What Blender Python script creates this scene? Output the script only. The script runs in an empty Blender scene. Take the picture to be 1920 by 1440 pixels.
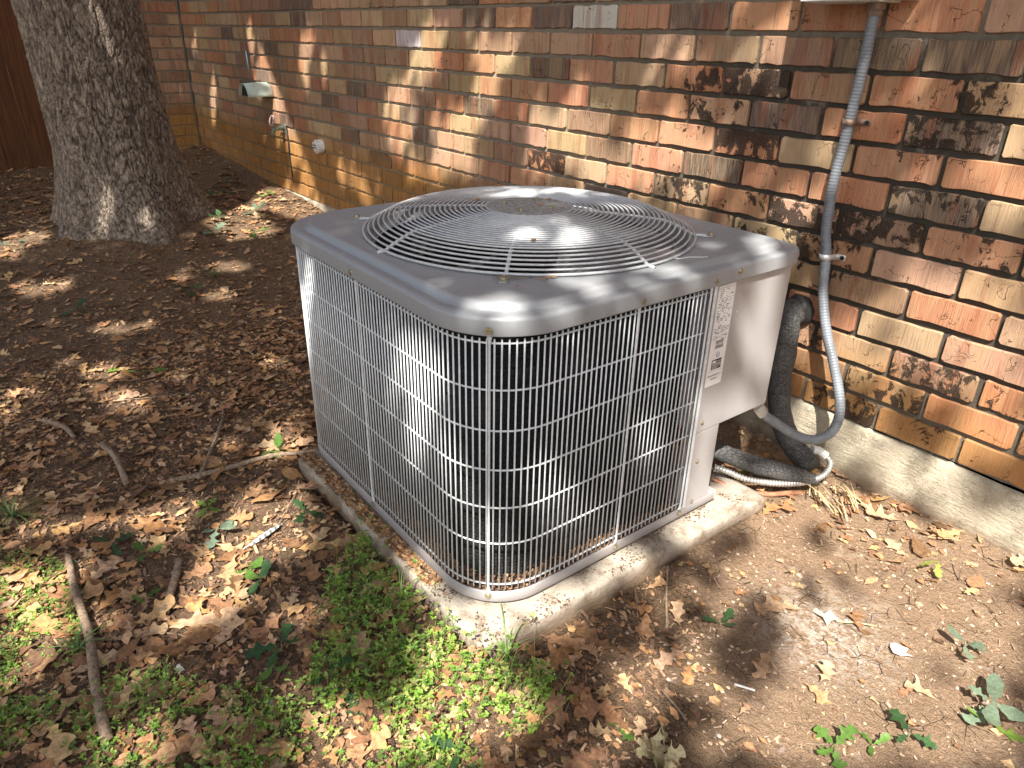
import bpy, bmesh, math, random
import numpy as np
from mathutils import Vector, Matrix, noise
random.seed(7)
rng = np.random.default_rng(11)
sc = bpy.context.scene
COL = sc.collection

# ------------------------------------------------------------------ camera, world, sun, exposure
cd = bpy.data.cameras.new('camera')
cam = bpy.data.objects.new('camera', cd)
COL.objects.link(cam)
cd.sensor_width = 36.0
cd.lens = 25.14
cd.clip_start = 0.02
cd.clip_end = 500
RT = Vector((0.6210991, 0.78352495, 0.01801541))
UPV = Vector((-0.35431786, 0.26021536, 0.89819086))
FW = Vector((-0.69906707, 0.56424871, -0.43923641))
CAM = Vector((1.08676, -1.57026, 0.92634))
m = Matrix.Identity(4)
for i in range(3):
    m[i][0] = RT[i]; m[i][1] = UPV[i]; m[i][2] = -FW[i]; m[i][3] = CAM[i]
cam.matrix_world = m
sc.camera = cam

SUN = Vector((0.65, -0.80, 1.35)).normalized()
elev = math.asin(SUN.z)
azim = math.atan2(SUN.x, SUN.y)
w = bpy.data.worlds.new('World')
sc.world = w
w.use_nodes = True
wn = w.node_tree
wn.nodes.clear()
bg = wn.nodes.new('ShaderNodeBackground')
sky = wn.nodes.new('ShaderNodeTexSky')
sky.sky_type = 'NISHITA'
sky.sun_disc = False
sky.sun_elevation = elev
sky.sun_rotation = azim
sky.air_density = 1.0
sky.dust_density = 4.0
sky.ozone_density = 0.5
wo = wn.nodes.new('ShaderNodeOutputWorld')
wn.links.new(sky.outputs[0], bg.inputs[0])
bg.inputs[1].default_value = 0.10
wn.links.new(bg.outputs[0], wo.inputs[0])
ld = bpy.data.lights.new('sun', 'SUN')
ld.energy = 5.0
ld.angle = math.radians(0.53)
ld.color = (1.0, 0.955, 0.89)
lo = bpy.data.objects.new('sun', ld)
COL.objects.link(lo)
lo.rotation_euler = SUN.to_track_quat('Z', 'Y').to_euler()
vs = sc.view_settings
vs.view_transform = 'Standard'
vs.look = 'None'
vs.exposure = 1.36
vs.gamma = 1.0
vs.use_curve_mapping = False
if hasattr(vs, 'use_white_balance'):      # the phone balanced for the warm shade
    vs.use_white_balance = True
    vs.white_balance_temperature = 6750
    vs.white_balance_tint = 10
sc.cycles.max_bounces = 8
sc.cycles.diffuse_bounces = 4

# ------------------------------------------------------------------ helpers
def tag(o, label=None, cat=None, group=None, kind=None):
    if label: o['label'] = label
    if cat: o['category'] = cat
    if group: o['group'] = group
    if kind: o['kind'] = kind
    return o

def link(o, parent=None):
    COL.objects.link(o)
    if parent is not None: o.parent = parent
    return o

def empty(name, loc=(0, 0, 0), rz=0.0, parent=None):
    o = bpy.data.objects.new(name, None)
    o.empty_display_size = 0.05
    o.location = loc
    o.rotation_euler = (0, 0, rz)
    return link(o, parent)

def mesh(name, verts, faces, mat=None, smooth=False):
    me = bpy.data.meshes.new(name)
    me.from_pydata([tuple(v) for v in verts], [], [tuple(f) for f in faces])
    if mat is not None: me.materials.append(mat)
    if smooth: me.polygons.foreach_set('use_smooth', [True] * len(me.polygons))
    me.update()
    return me

def npmesh(name, V, F, mat=None, smooth=False):
    """V (n,3) float, F (m,k) int with constant k, built fast."""
    V = np.asarray(V, dtype=np.float32); F = np.asarray(F, dtype=np.int32)
    me = bpy.data.meshes.new(name)
    n, mm, k = len(V), len(F), F.shape[1]
    me.vertices.add(n); me.vertices.foreach_set('co', V.ravel())
    me.loops.add(mm * k); me.loops.foreach_set('vertex_index', F.ravel())
    me.polygons.add(mm)
    me.polygons.foreach_set('loop_start', np.arange(0, mm * k, k, dtype=np.int32))
    me.polygons.foreach_set('loop_total', np.full(mm, k, dtype=np.int32))
    if mat is not None: me.materials.append(mat)
    me.update(calc_edges=True)
    if smooth: me.polygons.foreach_set('use_smooth', np.ones(mm, dtype=bool))
    return me

def obj(name, me, parent=None, loc=None):
    o = bpy.data.objects.new(name, me)
    if loc is not None: o.location = loc
    return link(o, parent)

def vcol(me, cols):
    """per-vertex colour attribute 'tint' (cols n x 4)"""
    a = me.color_attributes.new('tint', 'FLOAT_COLOR', 'POINT')
    a.data.foreach_set('color', np.asarray(cols, dtype=np.float32).ravel())

class MB:
    def __init__(s): s.v = []; s.f = []
    def add(s, vs_, fs_):
        b = len(s.v); s.v += [tuple(v) for v in vs_]; s.f += [tuple(i + b for i in f) for f in fs_]
    def box(s, x0, x1, y0, y1, z0, z1, bev=0.0):
        if bev <= 0:
            s.add([(x0,y0,z0),(x1,y0,z0),(x1,y1,z0),(x0,y1,z0),(x0,y0,z1),(x1,y0,z1),(x1,y1,z1),(x0,y1,z1)],
                  [(3,2,1,0),(4,5,6,7),(0,1,5,4),(1,2,6,5),(2,3,7,6),(3,0,4,7)]); return
        bm = bmesh.new()
        bmesh.ops.create_cube(bm, size=1.0)
        for v in bm.verts:
            v.co = Vector(((x0+x1)/2 + v.co.x*(x1-x0), (y0+y1)/2 + v.co.y*(y1-y0), (z0+z1)/2 + v.co.z*(z1-z0)))
        bmesh.ops.bevel(bm, geom=bm.edges[:], offset=bev, segments=2, profile=0.6, affect='EDGES')
        bm.verts.index_update()
        s.add([v.co[:] for v in bm.verts], [[v.index for v in f.verts] for f in bm.faces]); bm.free()
    def tube(s, pts, rad, n=10, caps=True, flat=None):
        """swept tube; rad a number or a list"""
        P = [Vector(p) for p in pts]
        R = rad if hasattr(rad, '__len__') else [rad] * len(P)
        T = []
        for i in range(len(P)):
            a = P[max(i-1, 0)]; b = P[min(i+1, len(P)-1)]
            T.append((b - a).normalized())
        ref = Vector((0, 0, 1)) if abs(T[0].z) < 0.9 else Vector((1, 0, 0))
        N = (ref - T[0] * ref.dot(T[0])).normalized()
        vs_, fs_ = [], []
        for i, p in enumerate(P):
            N = (N - T[i] * N.dot(T[i])).normalized()
            B = T[i].cross(N)
            for k in range(n):
                a = 2 * math.pi * k / n
                sx, sy = (1, 1) if flat is None else flat
                vs_.append(p + (N * math.cos(a) * sx + B * math.sin(a) * sy) * R[i])
        for i in range(len(P) - 1):
            for k in range(n):
                k2 = (k + 1) % n
                fs_.append((i*n + k, i*n + k2, (i+1)*n + k2, (i+1)*n + k))
        if caps:
            fs_.append(tuple(range(n - 1, -1, -1)))
            fs_.append(tuple((len(P)-1)*n + k for k in range(n)))
        s.add(vs_, fs_)
    def disc(s, c, r, z0, z1, n=24, r1=None):
        r1 = r if r1 is None else r1
        vs_ = [(c[0]+r*math.cos(2*math.pi*k/n), c[1]+r*math.sin(2*math.pi*k/n), z0) for k in range(n)]
        vs_ += [(c[0]+r1*math.cos(2*math.pi*k/n), c[1]+r1*math.sin(2*math.pi*k/n), z1) for k in range(n)]
        fs_ = [tuple(range(n-1,-1,-1)), tuple(range(n, 2*n))] + [(k,(k+1)%n,n+(k+1)%n,n+k) for k in range(n)]
        s.add(vs_, fs_)
    def me(s, name, mat, smooth=False): return mesh(name, s.v, s.f, mat, smooth)

def catmull(pts, step):
    P = [Vector(p) for p in pts]
    P = [P[0]*2 - P[1]] + P + [P[-1]*2 - P[-2]]
    out = []
    for i in range(1, len(P) - 2):
        L = (P[i+1] - P[i]).length; n = max(1, int(L / step))
        for k in range(n):
            t = k / n
            out.append(0.5 * ((2*P[i]) + (P[i+1]-P[i-1])*t + (2*P[i-1]-5*P[i]+4*P[i+1]-P[i+2])*t*t + (3*P[i]-P[i-1]-3*P[i+1]+P[i+2])*t**3))
    out.append(P[-2])
    return out

# ------------------------------------------------------------------ node helpers
def newmat(name):
    mt = bpy.data.materials.new(name); mt.use_nodes = True
    nt = mt.node_tree
    return mt, nt, nt.nodes['Principled BSDF']
def nd(nt, t, **kw):
    n = nt.nodes.new(t)
    for k, v in kw.items():
        if k == 'op': n.operation = v
        else: setattr(n, k, v)
    return n
def val(nt, s, x):
    if isinstance(x, (int, float)): s.default_value = x
    elif isinstance(x, (tuple, list)): s.default_value = x if len(x) == len(s.default_value) else tuple(x) + (1.0,)
    else: nt.links.new(x, s)
def mth(nt, op, a, b=0.0, c=0.0, clamp=False):
    n = nd(nt, 'ShaderNodeMath', op=op); n.use_clamp = clamp
    val(nt, n.inputs[0], a); val(nt, n.inputs[1], b); val(nt, n.inputs[2], c)
    return n.outputs[0]
def mix(nt, f, a, b, blend='MIX'):
    n = nd(nt, 'ShaderNodeMix'); n.data_type = 'RGBA'; n.blend_type = blend; n.clamp_factor = True
    val(nt, n.inputs[0], f); val(nt, n.inputs[6], a); val(nt, n.inputs[7], b)
    return n.outputs[2]
def ramp(nt, x, a, b, lo=0.0, hi=1.0):
    n = nd(nt, 'ShaderNodeMapRange'); n.interpolation_type = 'SMOOTHSTEP'
    val(nt, n.inputs[0], x); n.inputs[1].default_value = a; n.inputs[2].default_value = b
    n.inputs[3].default_value = lo; n.inputs[4].default_value = hi
    return n.outputs[0]
def coords(nt, scale=(1, 1, 1), world=True, off=(0, 0, 0)):
    if world: src = nd(nt, 'ShaderNodeNewGeometry').outputs['Position']
    else: src = nd(nt, 'ShaderNodeTexCoord').outputs['Object']
    mp = nd(nt, 'ShaderNodeMapping')
    nt.links.new(src, mp.inputs[0]); mp.inputs[3].default_value = scale; mp.inputs[1].default_value = off
    return mp.outputs[0]
def nz(nt, co, scale, detail=3, rough=0.55, dist=0.0):
    n = nd(nt, 'ShaderNodeTexNoise')
    nt.links.new(co, n.inputs['Vector']); n.inputs['Scale'].default_value = scale
    n.inputs['Detail'].default_value = detail; n.inputs['Roughness'].default_value = rough
    n.inputs['Distortion'].default_value = dist
    return n.outputs['Fac']
def bump(nt, bsdf, h, strength=0.5, dist=0.002, prev=None):
    b = nd(nt, 'ShaderNodeBump'); b.inputs['Strength'].default_value = strength; b.inputs['Distance'].default_value = dist
    nt.links.new(h, b.inputs['Height'])
    if prev is not None: nt.links.new(prev, b.inputs['Normal'])
    nt.links.new(b.outputs[0], bsdf.inputs['Normal'])
    return b.outputs[0]
def sep(nt, co):
    n = nd(nt, 'ShaderNodeSeparateXYZ'); nt.links.new(co, n.inputs[0]); return n.outputs

# ------------------------------------------------------------------ materials
def simple(name, col, rough=0.6, metal=0.0, grain=0.0, gs=60.0, bs=0.0, spot=0.0, spotcol=(0.05,0.04,0.03), spec=0.5, ss=900.0):
    mt, nt, b = newmat(name)
    co = coords(nt)
    c = (*col, 1)
    f = nz(nt, co, gs, 5)
    out = mix(nt, ramp(nt, f, 0.3, 0.7), tuple(x * (1 - grain) for x in col), tuple(min(1, x * (1 + grain)) for x in col))
    if spot > 0:
        s = nz(nt, co, ss, 1)
        s2 = nz(nt, co, 14, 3)
        thr = mth(nt, 'MULTIPLY', ramp(nt, s, 0.66, 0.72), ramp(nt, s2, 0.35, 0.65), clamp=True)
        out = mix(nt, mth(nt, 'MULTIPLY', thr, spot), out, spotcol)
    nt.links.new(out, b.inputs['Base Color'])
    b.inputs['Roughness'].default_value = rough
    b.inputs['Metallic'].default_value = metal
    b.inputs['Specular IOR Level'].default_value = spec
    if bs > 0: bump(nt, b, f, bs, 0.002)
    return mt

def brick_mat(name, from_object):
    mt, nt, b = newmat(name)
    if from_object:
        oi = nd(nt, 'ShaderNodeObjectInfo'); col, alp = oi.outputs['Color'], oi.outputs['Alpha']
    else:
        at = nd(nt, 'ShaderNodeAttribute'); at.attribute_name = 'tint'; col, alp = at.outputs['Color'], at.outputs['Alpha']
    co = coords(nt)
    P = sep(nt, co)
    streak = nz(nt, coords(nt, (1, 1, 0.05)), 420, 3, 0.6)
    streak2 = nz(nt, coords(nt, (1, 1, 0.03)), 120, 2, 0.5)
    band = nz(nt, coords(nt, (1, 1, 0.12), off=(3, 1, 2)), 24, 2, 0.5)
    blot = nz(nt, co, 16, 4, 0.6)
    fine = nz(nt, co, 480, 4, 0.65)
    c = mix(nt, ramp(nt, streak, 0.35, 0.68, 0.0, 0.5), col, mix(nt, 0.55, col, (0.62, 0.45, 0.28)))
    c = mix(nt, ramp(nt, band, 0.52, 0.62, 0.0, 0.55), c, mix(nt, 0.62, c, (0.42, 0.28, 0.15)))
    c = mix(nt, ramp(nt, band, 0.46, 0.38, 0.0, 0.55), c, mix(nt, 0.7, c, (0.30, 0.10, 0.045)))
    c = mix(nt, ramp(nt, streak2, 0.60, 0.70, 0.0, 0.35), c, (0.10, 0.06, 0.045))
    c = mix(nt, ramp(nt, blot, 0.50, 0.75, 0.0, 0.30), c, (0.16, 0.11, 0.085))
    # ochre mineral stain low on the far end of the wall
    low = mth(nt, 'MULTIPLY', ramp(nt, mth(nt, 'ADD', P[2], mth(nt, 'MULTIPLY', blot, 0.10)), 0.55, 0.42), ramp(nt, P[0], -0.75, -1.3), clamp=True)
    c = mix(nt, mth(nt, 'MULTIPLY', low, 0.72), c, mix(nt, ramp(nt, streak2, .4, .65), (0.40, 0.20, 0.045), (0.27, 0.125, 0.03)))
    low2 = mth(nt, 'MULTIPLY', ramp(nt, mth(nt, 'ADD', P[2], mth(nt, 'MULTIPLY', blot, 0.16)), 0.42, 0.22), ramp(nt, P[0], -0.3, 0.4), clamp=True)
    c = mix(nt, mth(nt, 'MULTIPLY', low2, 0.55), c, (0.44, 0.22, 0.06))
    # black mould / flaked skin with hard ragged edges, amount from alpha
    mo = nz(nt, coords(nt, (1, 1, 0.75), off=(5, 2, 9)), 34, 8, 0.74, 0.5)
    big = nz(nt, coords(nt, off=(2, 0, 5)), 5.5, 3, 0.6)
    reg = mth(nt, 'MULTIPLY', ramp(nt, P[0], -0.9, 0.0), ramp(nt, P[2], 0.98, 0.86), clamp=True)
    alp = mth(nt, 'ADD', alp, mth(nt, 'MULTIPLY', mth(nt, 'MULTIPLY', mth(nt, 'SUBTRACT', big, 0.49), 1.5), reg))
    th = mth(nt, 'SUBTRACT', 0.93, mth(nt, 'MULTIPLY', alp, 0.53))
    mk = ramp(nt, mth(nt, 'SUBTRACT', mo, th), -0.012, 0.03)
    mcol = mix(nt, ramp(nt, fine, 0.45, 0.7), (0.018, 0.013, 0.010), (0.085, 0.06, 0.045))
    c = mix(nt, mth(nt, 'MULTIPLY', mk, 0.93), c, mcol)
    pit = nz(nt, coords(nt, (1, 1, 0.8), off=(1, 7, 3)), 210, 3, 0.6)
    pk = ramp(nt, pit, 0.69, 0.73)
    c = mix(nt, mth(nt, 'MULTIPLY', pk, 0.8), c, (0.03, 0.02, 0.015))
    # hair cracks
    vo = nd(nt, 'ShaderNodeTexVoronoi'); vo.feature = 'DISTANCE_TO_EDGE'
    wv = nd(nt, 'ShaderNodeVectorMath', op='ADD')
    wn_ = nd(nt, 'ShaderNodeTexNoise'); wn_.inputs['Scale'].default_value = 40
    nt.links.new(co, wn_.inputs['Vector'])
    wsc = nd(nt, 'ShaderNodeVectorMath', op='SCALE'); wsc.inputs[3].default_value = 0.05
    nt.links.new(wn_.outputs['Color'], wsc.inputs[0]); nt.links.new(co, wv.inputs[0]); nt.links.new(wsc.outputs[0], wv.inputs[1])
    nt.links.new(wv.outputs[0], vo.inputs['Vector']); vo.inputs['Scale'].default_value = 22
    crm = mth(nt, 'MULTIPLY', ramp(nt, vo.outputs['Distance'], 0.018, 0.0), ramp(nt, nz(nt, co, 19, 2), 0.52, 0.6), clamp=True)
    c = mix(nt, mth(nt, 'MULTIPLY', crm, 0.8), c, (0.04, 0.025, 0.02))
    nt.links.new(c, b.inputs['Base Color'])
    b.inputs['Roughness'].default_value = 0.88
    b.inputs['Specular IOR Level'].default_value = 0.25
    h = mth(nt, 'ADD', mth(nt, 'MULTIPLY', streak, 0.8), mth(nt, 'MULTIPLY', fine, 0.5))
    h = mth(nt, 'SUBTRACT', h, mth(nt, 'MULTIPLY', pk, 1.2))
    h = mth(nt, 'SUBTRACT', h, mth(nt, 'MULTIPLY', crm, 1.5))
    h = mth(nt, 'SUBTRACT', h, mth(nt, 'MULTIPLY', mk, 0.8))
    bump(nt, b, h, 0.85, 0.0022)
    return mt
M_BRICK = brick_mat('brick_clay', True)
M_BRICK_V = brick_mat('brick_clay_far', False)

def mortar_mat():
    mt, nt, b = newmat('mortar')
    co = coords(nt); P = sep(nt, co)
    g = nz(nt, co, 700, 3, 0.7); l = nz(nt, co, 9, 4); f = nz(nt, co, 60, 5, 0.65)
    c = mix(nt, ramp(nt, g, 0.3, 0.7), (0.185, 0.16, 0.12), (0.34, 0.30, 0.235))
    dirt = mth(nt, 'MULTIPLY', ramp(nt, P[0], -0.9, 0.1), ramp(nt, mth(nt, 'ADD', l, mth(nt, 'MULTIPLY', f, 0.5)), 0.40, 0.66), clamp=True)
    dirt = mth(nt, 'MULTIPLY', dirt, ramp(nt, mth(nt, 'ADD', P[2], mth(nt, 'MULTIPLY', f, 0.1)), 1.06, 0.90))
    dirt = mth(nt, 'MULTIPLY', dirt, ramp(nt, P[2], 0.10, 0.34, 0.45, 1.0))
    c = mix(nt, mth(nt, 'MULTIPLY', dirt, 0.9), c, (0.035, 0.03, 0.024))
    low = mth(nt, 'MULTIPLY', ramp(nt, P[2], 0.5, 0.42), ramp(nt, P[0], -0.8, -1.3), clamp=True)
    c = mix(nt, mth(nt, 'MULTIPLY', low, 0.6), c, (0.33, 0.20, 0.07))
    nt.links.new(c, b.inputs['Base Color']); b.inputs['Roughness'].default_value = 0.95
    bump(nt, b, mth(nt, 'ADD', f, mth(nt, 'MULTIPLY', g, 0.5)), 1.0, 0.003)
    return mt
M_MORTAR = mortar_mat()

def concrete_mat(name, base, dark, dirtx=0.6, pit=True):
    mt, nt, b = newmat(name)
    co = coords(nt); P = sep(nt, co)
    g = nz(nt, co, 500, 4, 0.7); l = nz(nt, co, 14, 6, 0.7); f = nz(nt, co, 90, 5, 0.7)
    st = nz(nt, coords(nt, (0.5, 0.5, 2.0)), 60, 4, 0.6, 0.8)
    c = mix(nt, ramp(nt, g, 0.3, 0.7), tuple(x * 0.82 for x in base), tuple(min(1, x * 1.12) for x in base))
    c = mix(nt, ramp(nt, l, 0.45, 0.66, 0, dirtx), c, dark)
    sp = ramp(nt, nz(nt, co, 260, 3, 0.7), 0.58, 0.66)
    c = mix(nt, mth(nt, 'MULTIPLY', mth(nt, 'MULTIPLY', sp, ramp(nt, l, 0.38, 0.6)), 0.85), c, (0.045, 0.03, 0.02))
    # soil splash just above the ground
    c = mix(nt, mth(nt, 'MULTIPLY', ramp(nt, mth(nt, 'ADD', P[2], mth(nt, 'MULTIPLY', f, 0.03)), 0.022, -0.022), 0.75), c, (0.17, 0.105, 0.06))
    nt.links.new(c, b.inputs['Base Color']); b.inputs['Roughness'].default_value = 0.93
    bump(nt, b, mth(nt, 'ADD', mth(nt, 'ADD', f, mth(nt, 'MULTIPLY', st, 1.2)), mth(nt, 'MULTIPLY', g, 0.4)), 0.8, 0.0035)
    return mt
M_FOUND = concrete_mat('foundation_concrete', (0.47, 0.42, 0.32), (0.22, 0.19, 0.14), 0.7)
M_PAD = concrete_mat('pad_concrete', (0.43, 0.385, 0.32), (0.17, 0.13, 0.09), 0.9)

def ground_mat():
    mt, nt, b = newmat('soil')
    co = coords(nt); P = sep(nt, co)
    g = nz(nt, co, 420, 4, 0.7); f = nz(nt, co, 85, 5, 0.65); l = nz(nt, co, 5, 5, 0.6); l2 = nz(nt, co, 17, 4, 0.6)
    mulch = mix(nt, ramp(nt, g, 0.32, 0.68), (0.052, 0.034, 0.022), (0.24, 0.16, 0.10))
    mulch = mix(nt, ramp(nt, f, 0.45, 0.7, 0, 0.7), mulch, (0.33, 0.215, 0.13))
    tan = mix(nt, ramp(nt, g, 0.3, 0.7), (0.20, 0.128, 0.078), (0.40, 0.28, 0.185))
    tan = mix(nt, ramp(nt, f, 0.55, 0.72, 0, 0.6), tan, (0.13, 0.075, 0.045))
    pale = ramp(nt, l2, 0.58, 0.72, 0, 0.55)
    tan = mix(nt, pale, tan, (0.50, 0.39, 0.29))
    px_ = mth(nt, 'POWER', mth(nt, 'ADD', P[0], -0.68), 2.0); py_ = mth(nt, 'POWER', mth(nt, 'ADD', P[1], 0.50), 2.0)
    ash = mth(nt, 'MULTIPLY', ramp(nt, mth(nt, 'SQRT', mth(nt, 'ADD', px_, py_)), 0.20, 0.02), ramp(nt, f, 0.42, 0.62), clamp=True)
    tan = mix(nt, mth(nt, 'MULTIPLY', ash, 0.75), tan, (0.60, 0.54, 0.47))
    ck = nd(nt, 'ShaderNodeTexVoronoi'); ck.feature = 'DISTANCE_TO_EDGE'; nt.links.new(co, ck.inputs['Vector']); ck.inputs['Scale'].default_value = 30
    ckm = mth(nt, 'MULTIPLY', ramp(nt, ck.outputs['Distance'], 0.03, 0.0), ramp(nt, nz(nt, co, 13, 3), 0.52, 0.62), clamp=True)
    tan = mix(nt, mth(nt, 'MULTIPLY', ckm, 0.5), tan, (0.10, 0.06, 0.035))
    peb = ramp(nt, nz(nt, co, 170, 2), 0.68, 0.72)
    tan = mix(nt, mth(nt, 'MULTIPLY', peb, 0.6), tan, (0.52, 0.42, 0.31))
    # bare trodden soil on the right between pad and wall, mulch elsewhere
    a = mth(nt, 'ADD', P[0], mth(nt, 'MULTIPLY', P[1], 0.75))
    a = mth(nt, 'ADD', a, mth(nt, 'MULTIPLY', mth(nt, 'SUBTRACT', l, 0.5), 0.7))
    a = mth(nt, 'ADD', a, mth(nt, 'MULTIPLY', mth(nt, 'SUBTRACT', l2, 0.5), 0.35))
    wgt = ramp(nt, a, -0.06, 0.22)
    c = mix(nt, wgt, mulch, tan)
    nt.links.new(c, b.inputs['Base Color']); b.inputs['Roughness'].default_value = 0.95
    b.inputs['Specular IOR Level'].default_value = 0.2
    hh = mth(nt, 'ADD', mth(nt, 'MULTIPLY', f, 1.4), mth(nt, 'MULTIPLY', g, 0.7))
    hh = mth(nt, 'SUBTRACT', hh, mth(nt, 'MULTIPLY', ckm, 1.2)); hh = mth(nt, 'ADD', hh, mth(nt, 'MULTIPLY', l2, 2.0))
    bump(nt, b, hh, 1.0, 0.008)
    return mt
M_GROUND = ground_mat()

def tint_mat(name, rough=0.75, var=0.25, gs=120.0, trans=0.0, vein=0.0, from_object=False, bs=0.3):
    """colour from the tint attribute or the object colour, broken up by noise"""
    mt, nt, b = newmat(name)
    if from_object: c0 = nd(nt, 'ShaderNodeObjectInfo').outputs['Color']
    else:
        at = nd(nt, 'ShaderNodeAttribute'); at.attribute_name = 'tint'; c0 = at.outputs['Color']
    co = coords(nt)
    f = nz(nt, co, gs, 4, 0.6)
    h = nd(nt, 'ShaderNodeHueSaturation'); nt.links.new(c0, h.inputs['Color'])
    nt.links.new(ramp(nt, f, 0.3, 0.7, 1 - var, 1 + var), h.inputs['Value'])
    out = h.outputs[0]
    nt.links.new(out, b.inputs['Base Color']); b.inputs['Roughness'].default_value = rough
    b.inputs['Specular IOR Level'].default_value = 0.35
    if bs: bump(nt, b, f, bs, 0.002)
    if trans > 0:
        tr = nd(nt, 'ShaderNodeBsdfTranslucent'); nt.links.new(out, tr.inputs['Color'])
        ms = nd(nt, 'ShaderNodeMixShader'); ms.inputs[0].default_value = trans
        nt.links.new(b.outputs[0], ms.inputs[1]); nt.links.new(tr.outputs[0], ms.inputs[2])
        nt.links.new(ms.outputs[0], nt.nodes['Material Output'].inputs[0])
    return mt
M_LEAF = tint_mat('dead_leaf', 0.7, 0.30, 130, 0.12, from_object=True)
M_LEAF_V = tint_mat('dead_leaf_litter', 0.75, 0.30, 130, 0.10)
M_GREEN = tint_mat('green_leaf', 0.5, 0.22, 160, 0.30)
M_GREEN_O = tint_mat('seedling_leaf', 0.45, 0.22, 160, 0.28, from_object=True)
M_CHIP = tint_mat('mulch_chip', 0.9, 0.3, 300)
M_CANOPY = tint_mat('canopy_leaf', 0.5, 0.2, 20, 0.25, bs=0)

def bark_mat():
    mt, nt, b = newmat('oak_bark')
    at = nd(nt, 'ShaderNodeAttribute'); at.attribute_name = 'tint'
    co = coords(nt, (1, 1, 0.55))
    g = nz(nt, co, 70, 6, 0.62); f = nz(nt, co, 22, 4, 0.6)
    vo = nd(nt, 'ShaderNodeTexVoronoi'); vo.feature = 'DISTANCE_TO_EDGE'; nt.links.new(coords(nt, (1, 1, 0.6)), vo.inputs['Vector']); vo.inputs['Scale'].default_value = 75
    c = mix(nt, ramp(nt, g, 0.3, 0.7), (0.15, 0.12, 0.095), (0.38, 0.32, 0.26))
    c = mix(nt, ramp(nt, f, 0.5, 0.75, 0, 0.5), c, (0.16, 0.13, 0.105))
    c = mix(nt, ramp(nt, vo.outputs['Distance'], 0.06, 0.0, 0, 0.55), c, (0.03, 0.022, 0.016))
    c = mix(nt, 1.0, c, at.outputs['Color'], 'MULTIPLY')
    nt.links.new(c, b.inputs['Base Color']); b.inputs['Roughness'].default_value = 0.95; b.inputs['Specular IOR Level'].default_value = 0.2
    h = mth(nt, 'ADD', mth(nt, 'MULTIPLY', g, 0.8), mth(nt, 'MULTIPLY', ramp(nt, vo.outputs['Distance'], 0, 0.2), 0.5))
    bump(nt, b, h, 0.9, 0.005)
    return mt
M_BARK = bark_mat()

def paint_metal(name, col, rough, metal, dust=0.25, drop=0.0):
    mt, nt, b = newmat(name)
    co = coords(nt)
    l = nz(nt, co, 9, 4, 0.6); f = nz(nt, co, 45, 5, 0.65); s = nz(nt, co, 520, 2)
    c = mix(nt, ramp(nt, l, 0.35, 0.7, 0, dust), col, tuple(x * 0.72 + y * 0.28 for x, y in zip(col, (0.45, 0.36, 0.27))))
    c = mix(nt, mth(nt, 'MULTIPLY', ramp(nt, s, 0.70, 0.74), 0.5), c, (0.09, 0.06, 0.045))
    if drop > 0:
        d = ramp(nt, nz(nt, co, 62, 2), 0.74, 0.77)
        c = mix(nt, mth(nt, 'MULTIPLY', d, drop), c, (0.75, 0.73, 0.70))
    nt.links.new(c, b.inputs['Base Color'])
    nt.links.new(ramp(nt, f, 0.3, 0.7, rough - 0.06, rough + 0.14), b.inputs['Roughness'])
    b.inputs['Metallic'].default_value = metal
    bump(nt, b, nz(nt, co, 3.5, 1), 0.12, 0.02)
    return mt
M_LID = paint_metal('lid_paint', (0.315, 0.335, 0.355), 0.40, 0.15, 0.15)
M_PANEL = paint_metal('panel_paint', (0.41, 0.405, 0.41), 0.42, 0.2, 0.25, 0.8)
M_PAN = paint_metal('pan_paint', (0.38, 0.37, 0.38), 0.48, 0.25, 0.5)
M_WIRE = simple('coated_wire', (0.70, 0.74, 0.77), 0.42, 0.15, 0.08, 90, 0.0)
M_RING = simple('guard_wire', (0.56, 0.585, 0.60), 0.40, 0.2, 0.10, 90, 0.0)
M_ZINC = simple('zinc_screw', (0.42, 0.38, 0.27), 0.45, 0.8, 0.3, 300)
M_BLACK = simple('black_plastic', (0.015, 0.015, 0.016), 0.5, 0, 0.3, 60)
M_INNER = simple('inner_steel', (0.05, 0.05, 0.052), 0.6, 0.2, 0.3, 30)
M_HUB = simple('dusty_hub', (0.30, 0.295, 0.28), 0.75, 0.0, 0.35, 120, 0.2, 0.5, (0.12, 0.09, 0.07), 0.3, 500)
M_BLADE = simple('fan_blade_metal', (0.17, 0.17, 0.175), 0.45, 0.3, 0.15, 40)
M_WHITE = simple('white_paint', (0.72, 0.73, 0.70), 0.5, 0, 0.08, 30)
M_LABEL = simple('label_paper', (0.80, 0.80, 0.79), 0.45, 0, 0.03, 50)
M_INK = simple('label_ink', (0.16, 0.16, 0.17), 0.6, 0, 0.2, 300)
M_INKD = simple('label_block', (0.035, 0.03, 0.03), 0.5, 0, 0.1, 300)
M_CONDUIT = simple('grey_conduit', (0.18, 0.20, 0.225), 0.42, 0, 0.12, 50, 0.1)
M_GALV = simple('galvanised_flex', (0.42, 0.41, 0.39), 0.35, 0.5, 0.15, 60, 0.1)
M_COPPER = simple('copper_tube', (0.40, 0.20, 0.12), 0.5, 0.35, 0.4, 40, 0.2)
M_STRAP = simple('strap_metal', (0.60, 0.60, 0.60), 0.4, 0.4, 0.1, 80)
M_STRAPR = simple('strap_rusty', (0.24, 0.17, 0.13), 0.6, 0.4, 0.4, 80)
M_BOX = simple('box_enamel', (0.60, 0.63, 0.60), 0.4, 0.1, 0.06, 20)
M_TEAL = simple('weathered_green_paint', (0.50, 0.62, 0.55), 0.5, 0.0, 0.1, 30)
M_TEALD = simple('teal_rod', (0.06, 0.14, 0.16), 0.5, 0.0, 0.2, 30)
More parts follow.
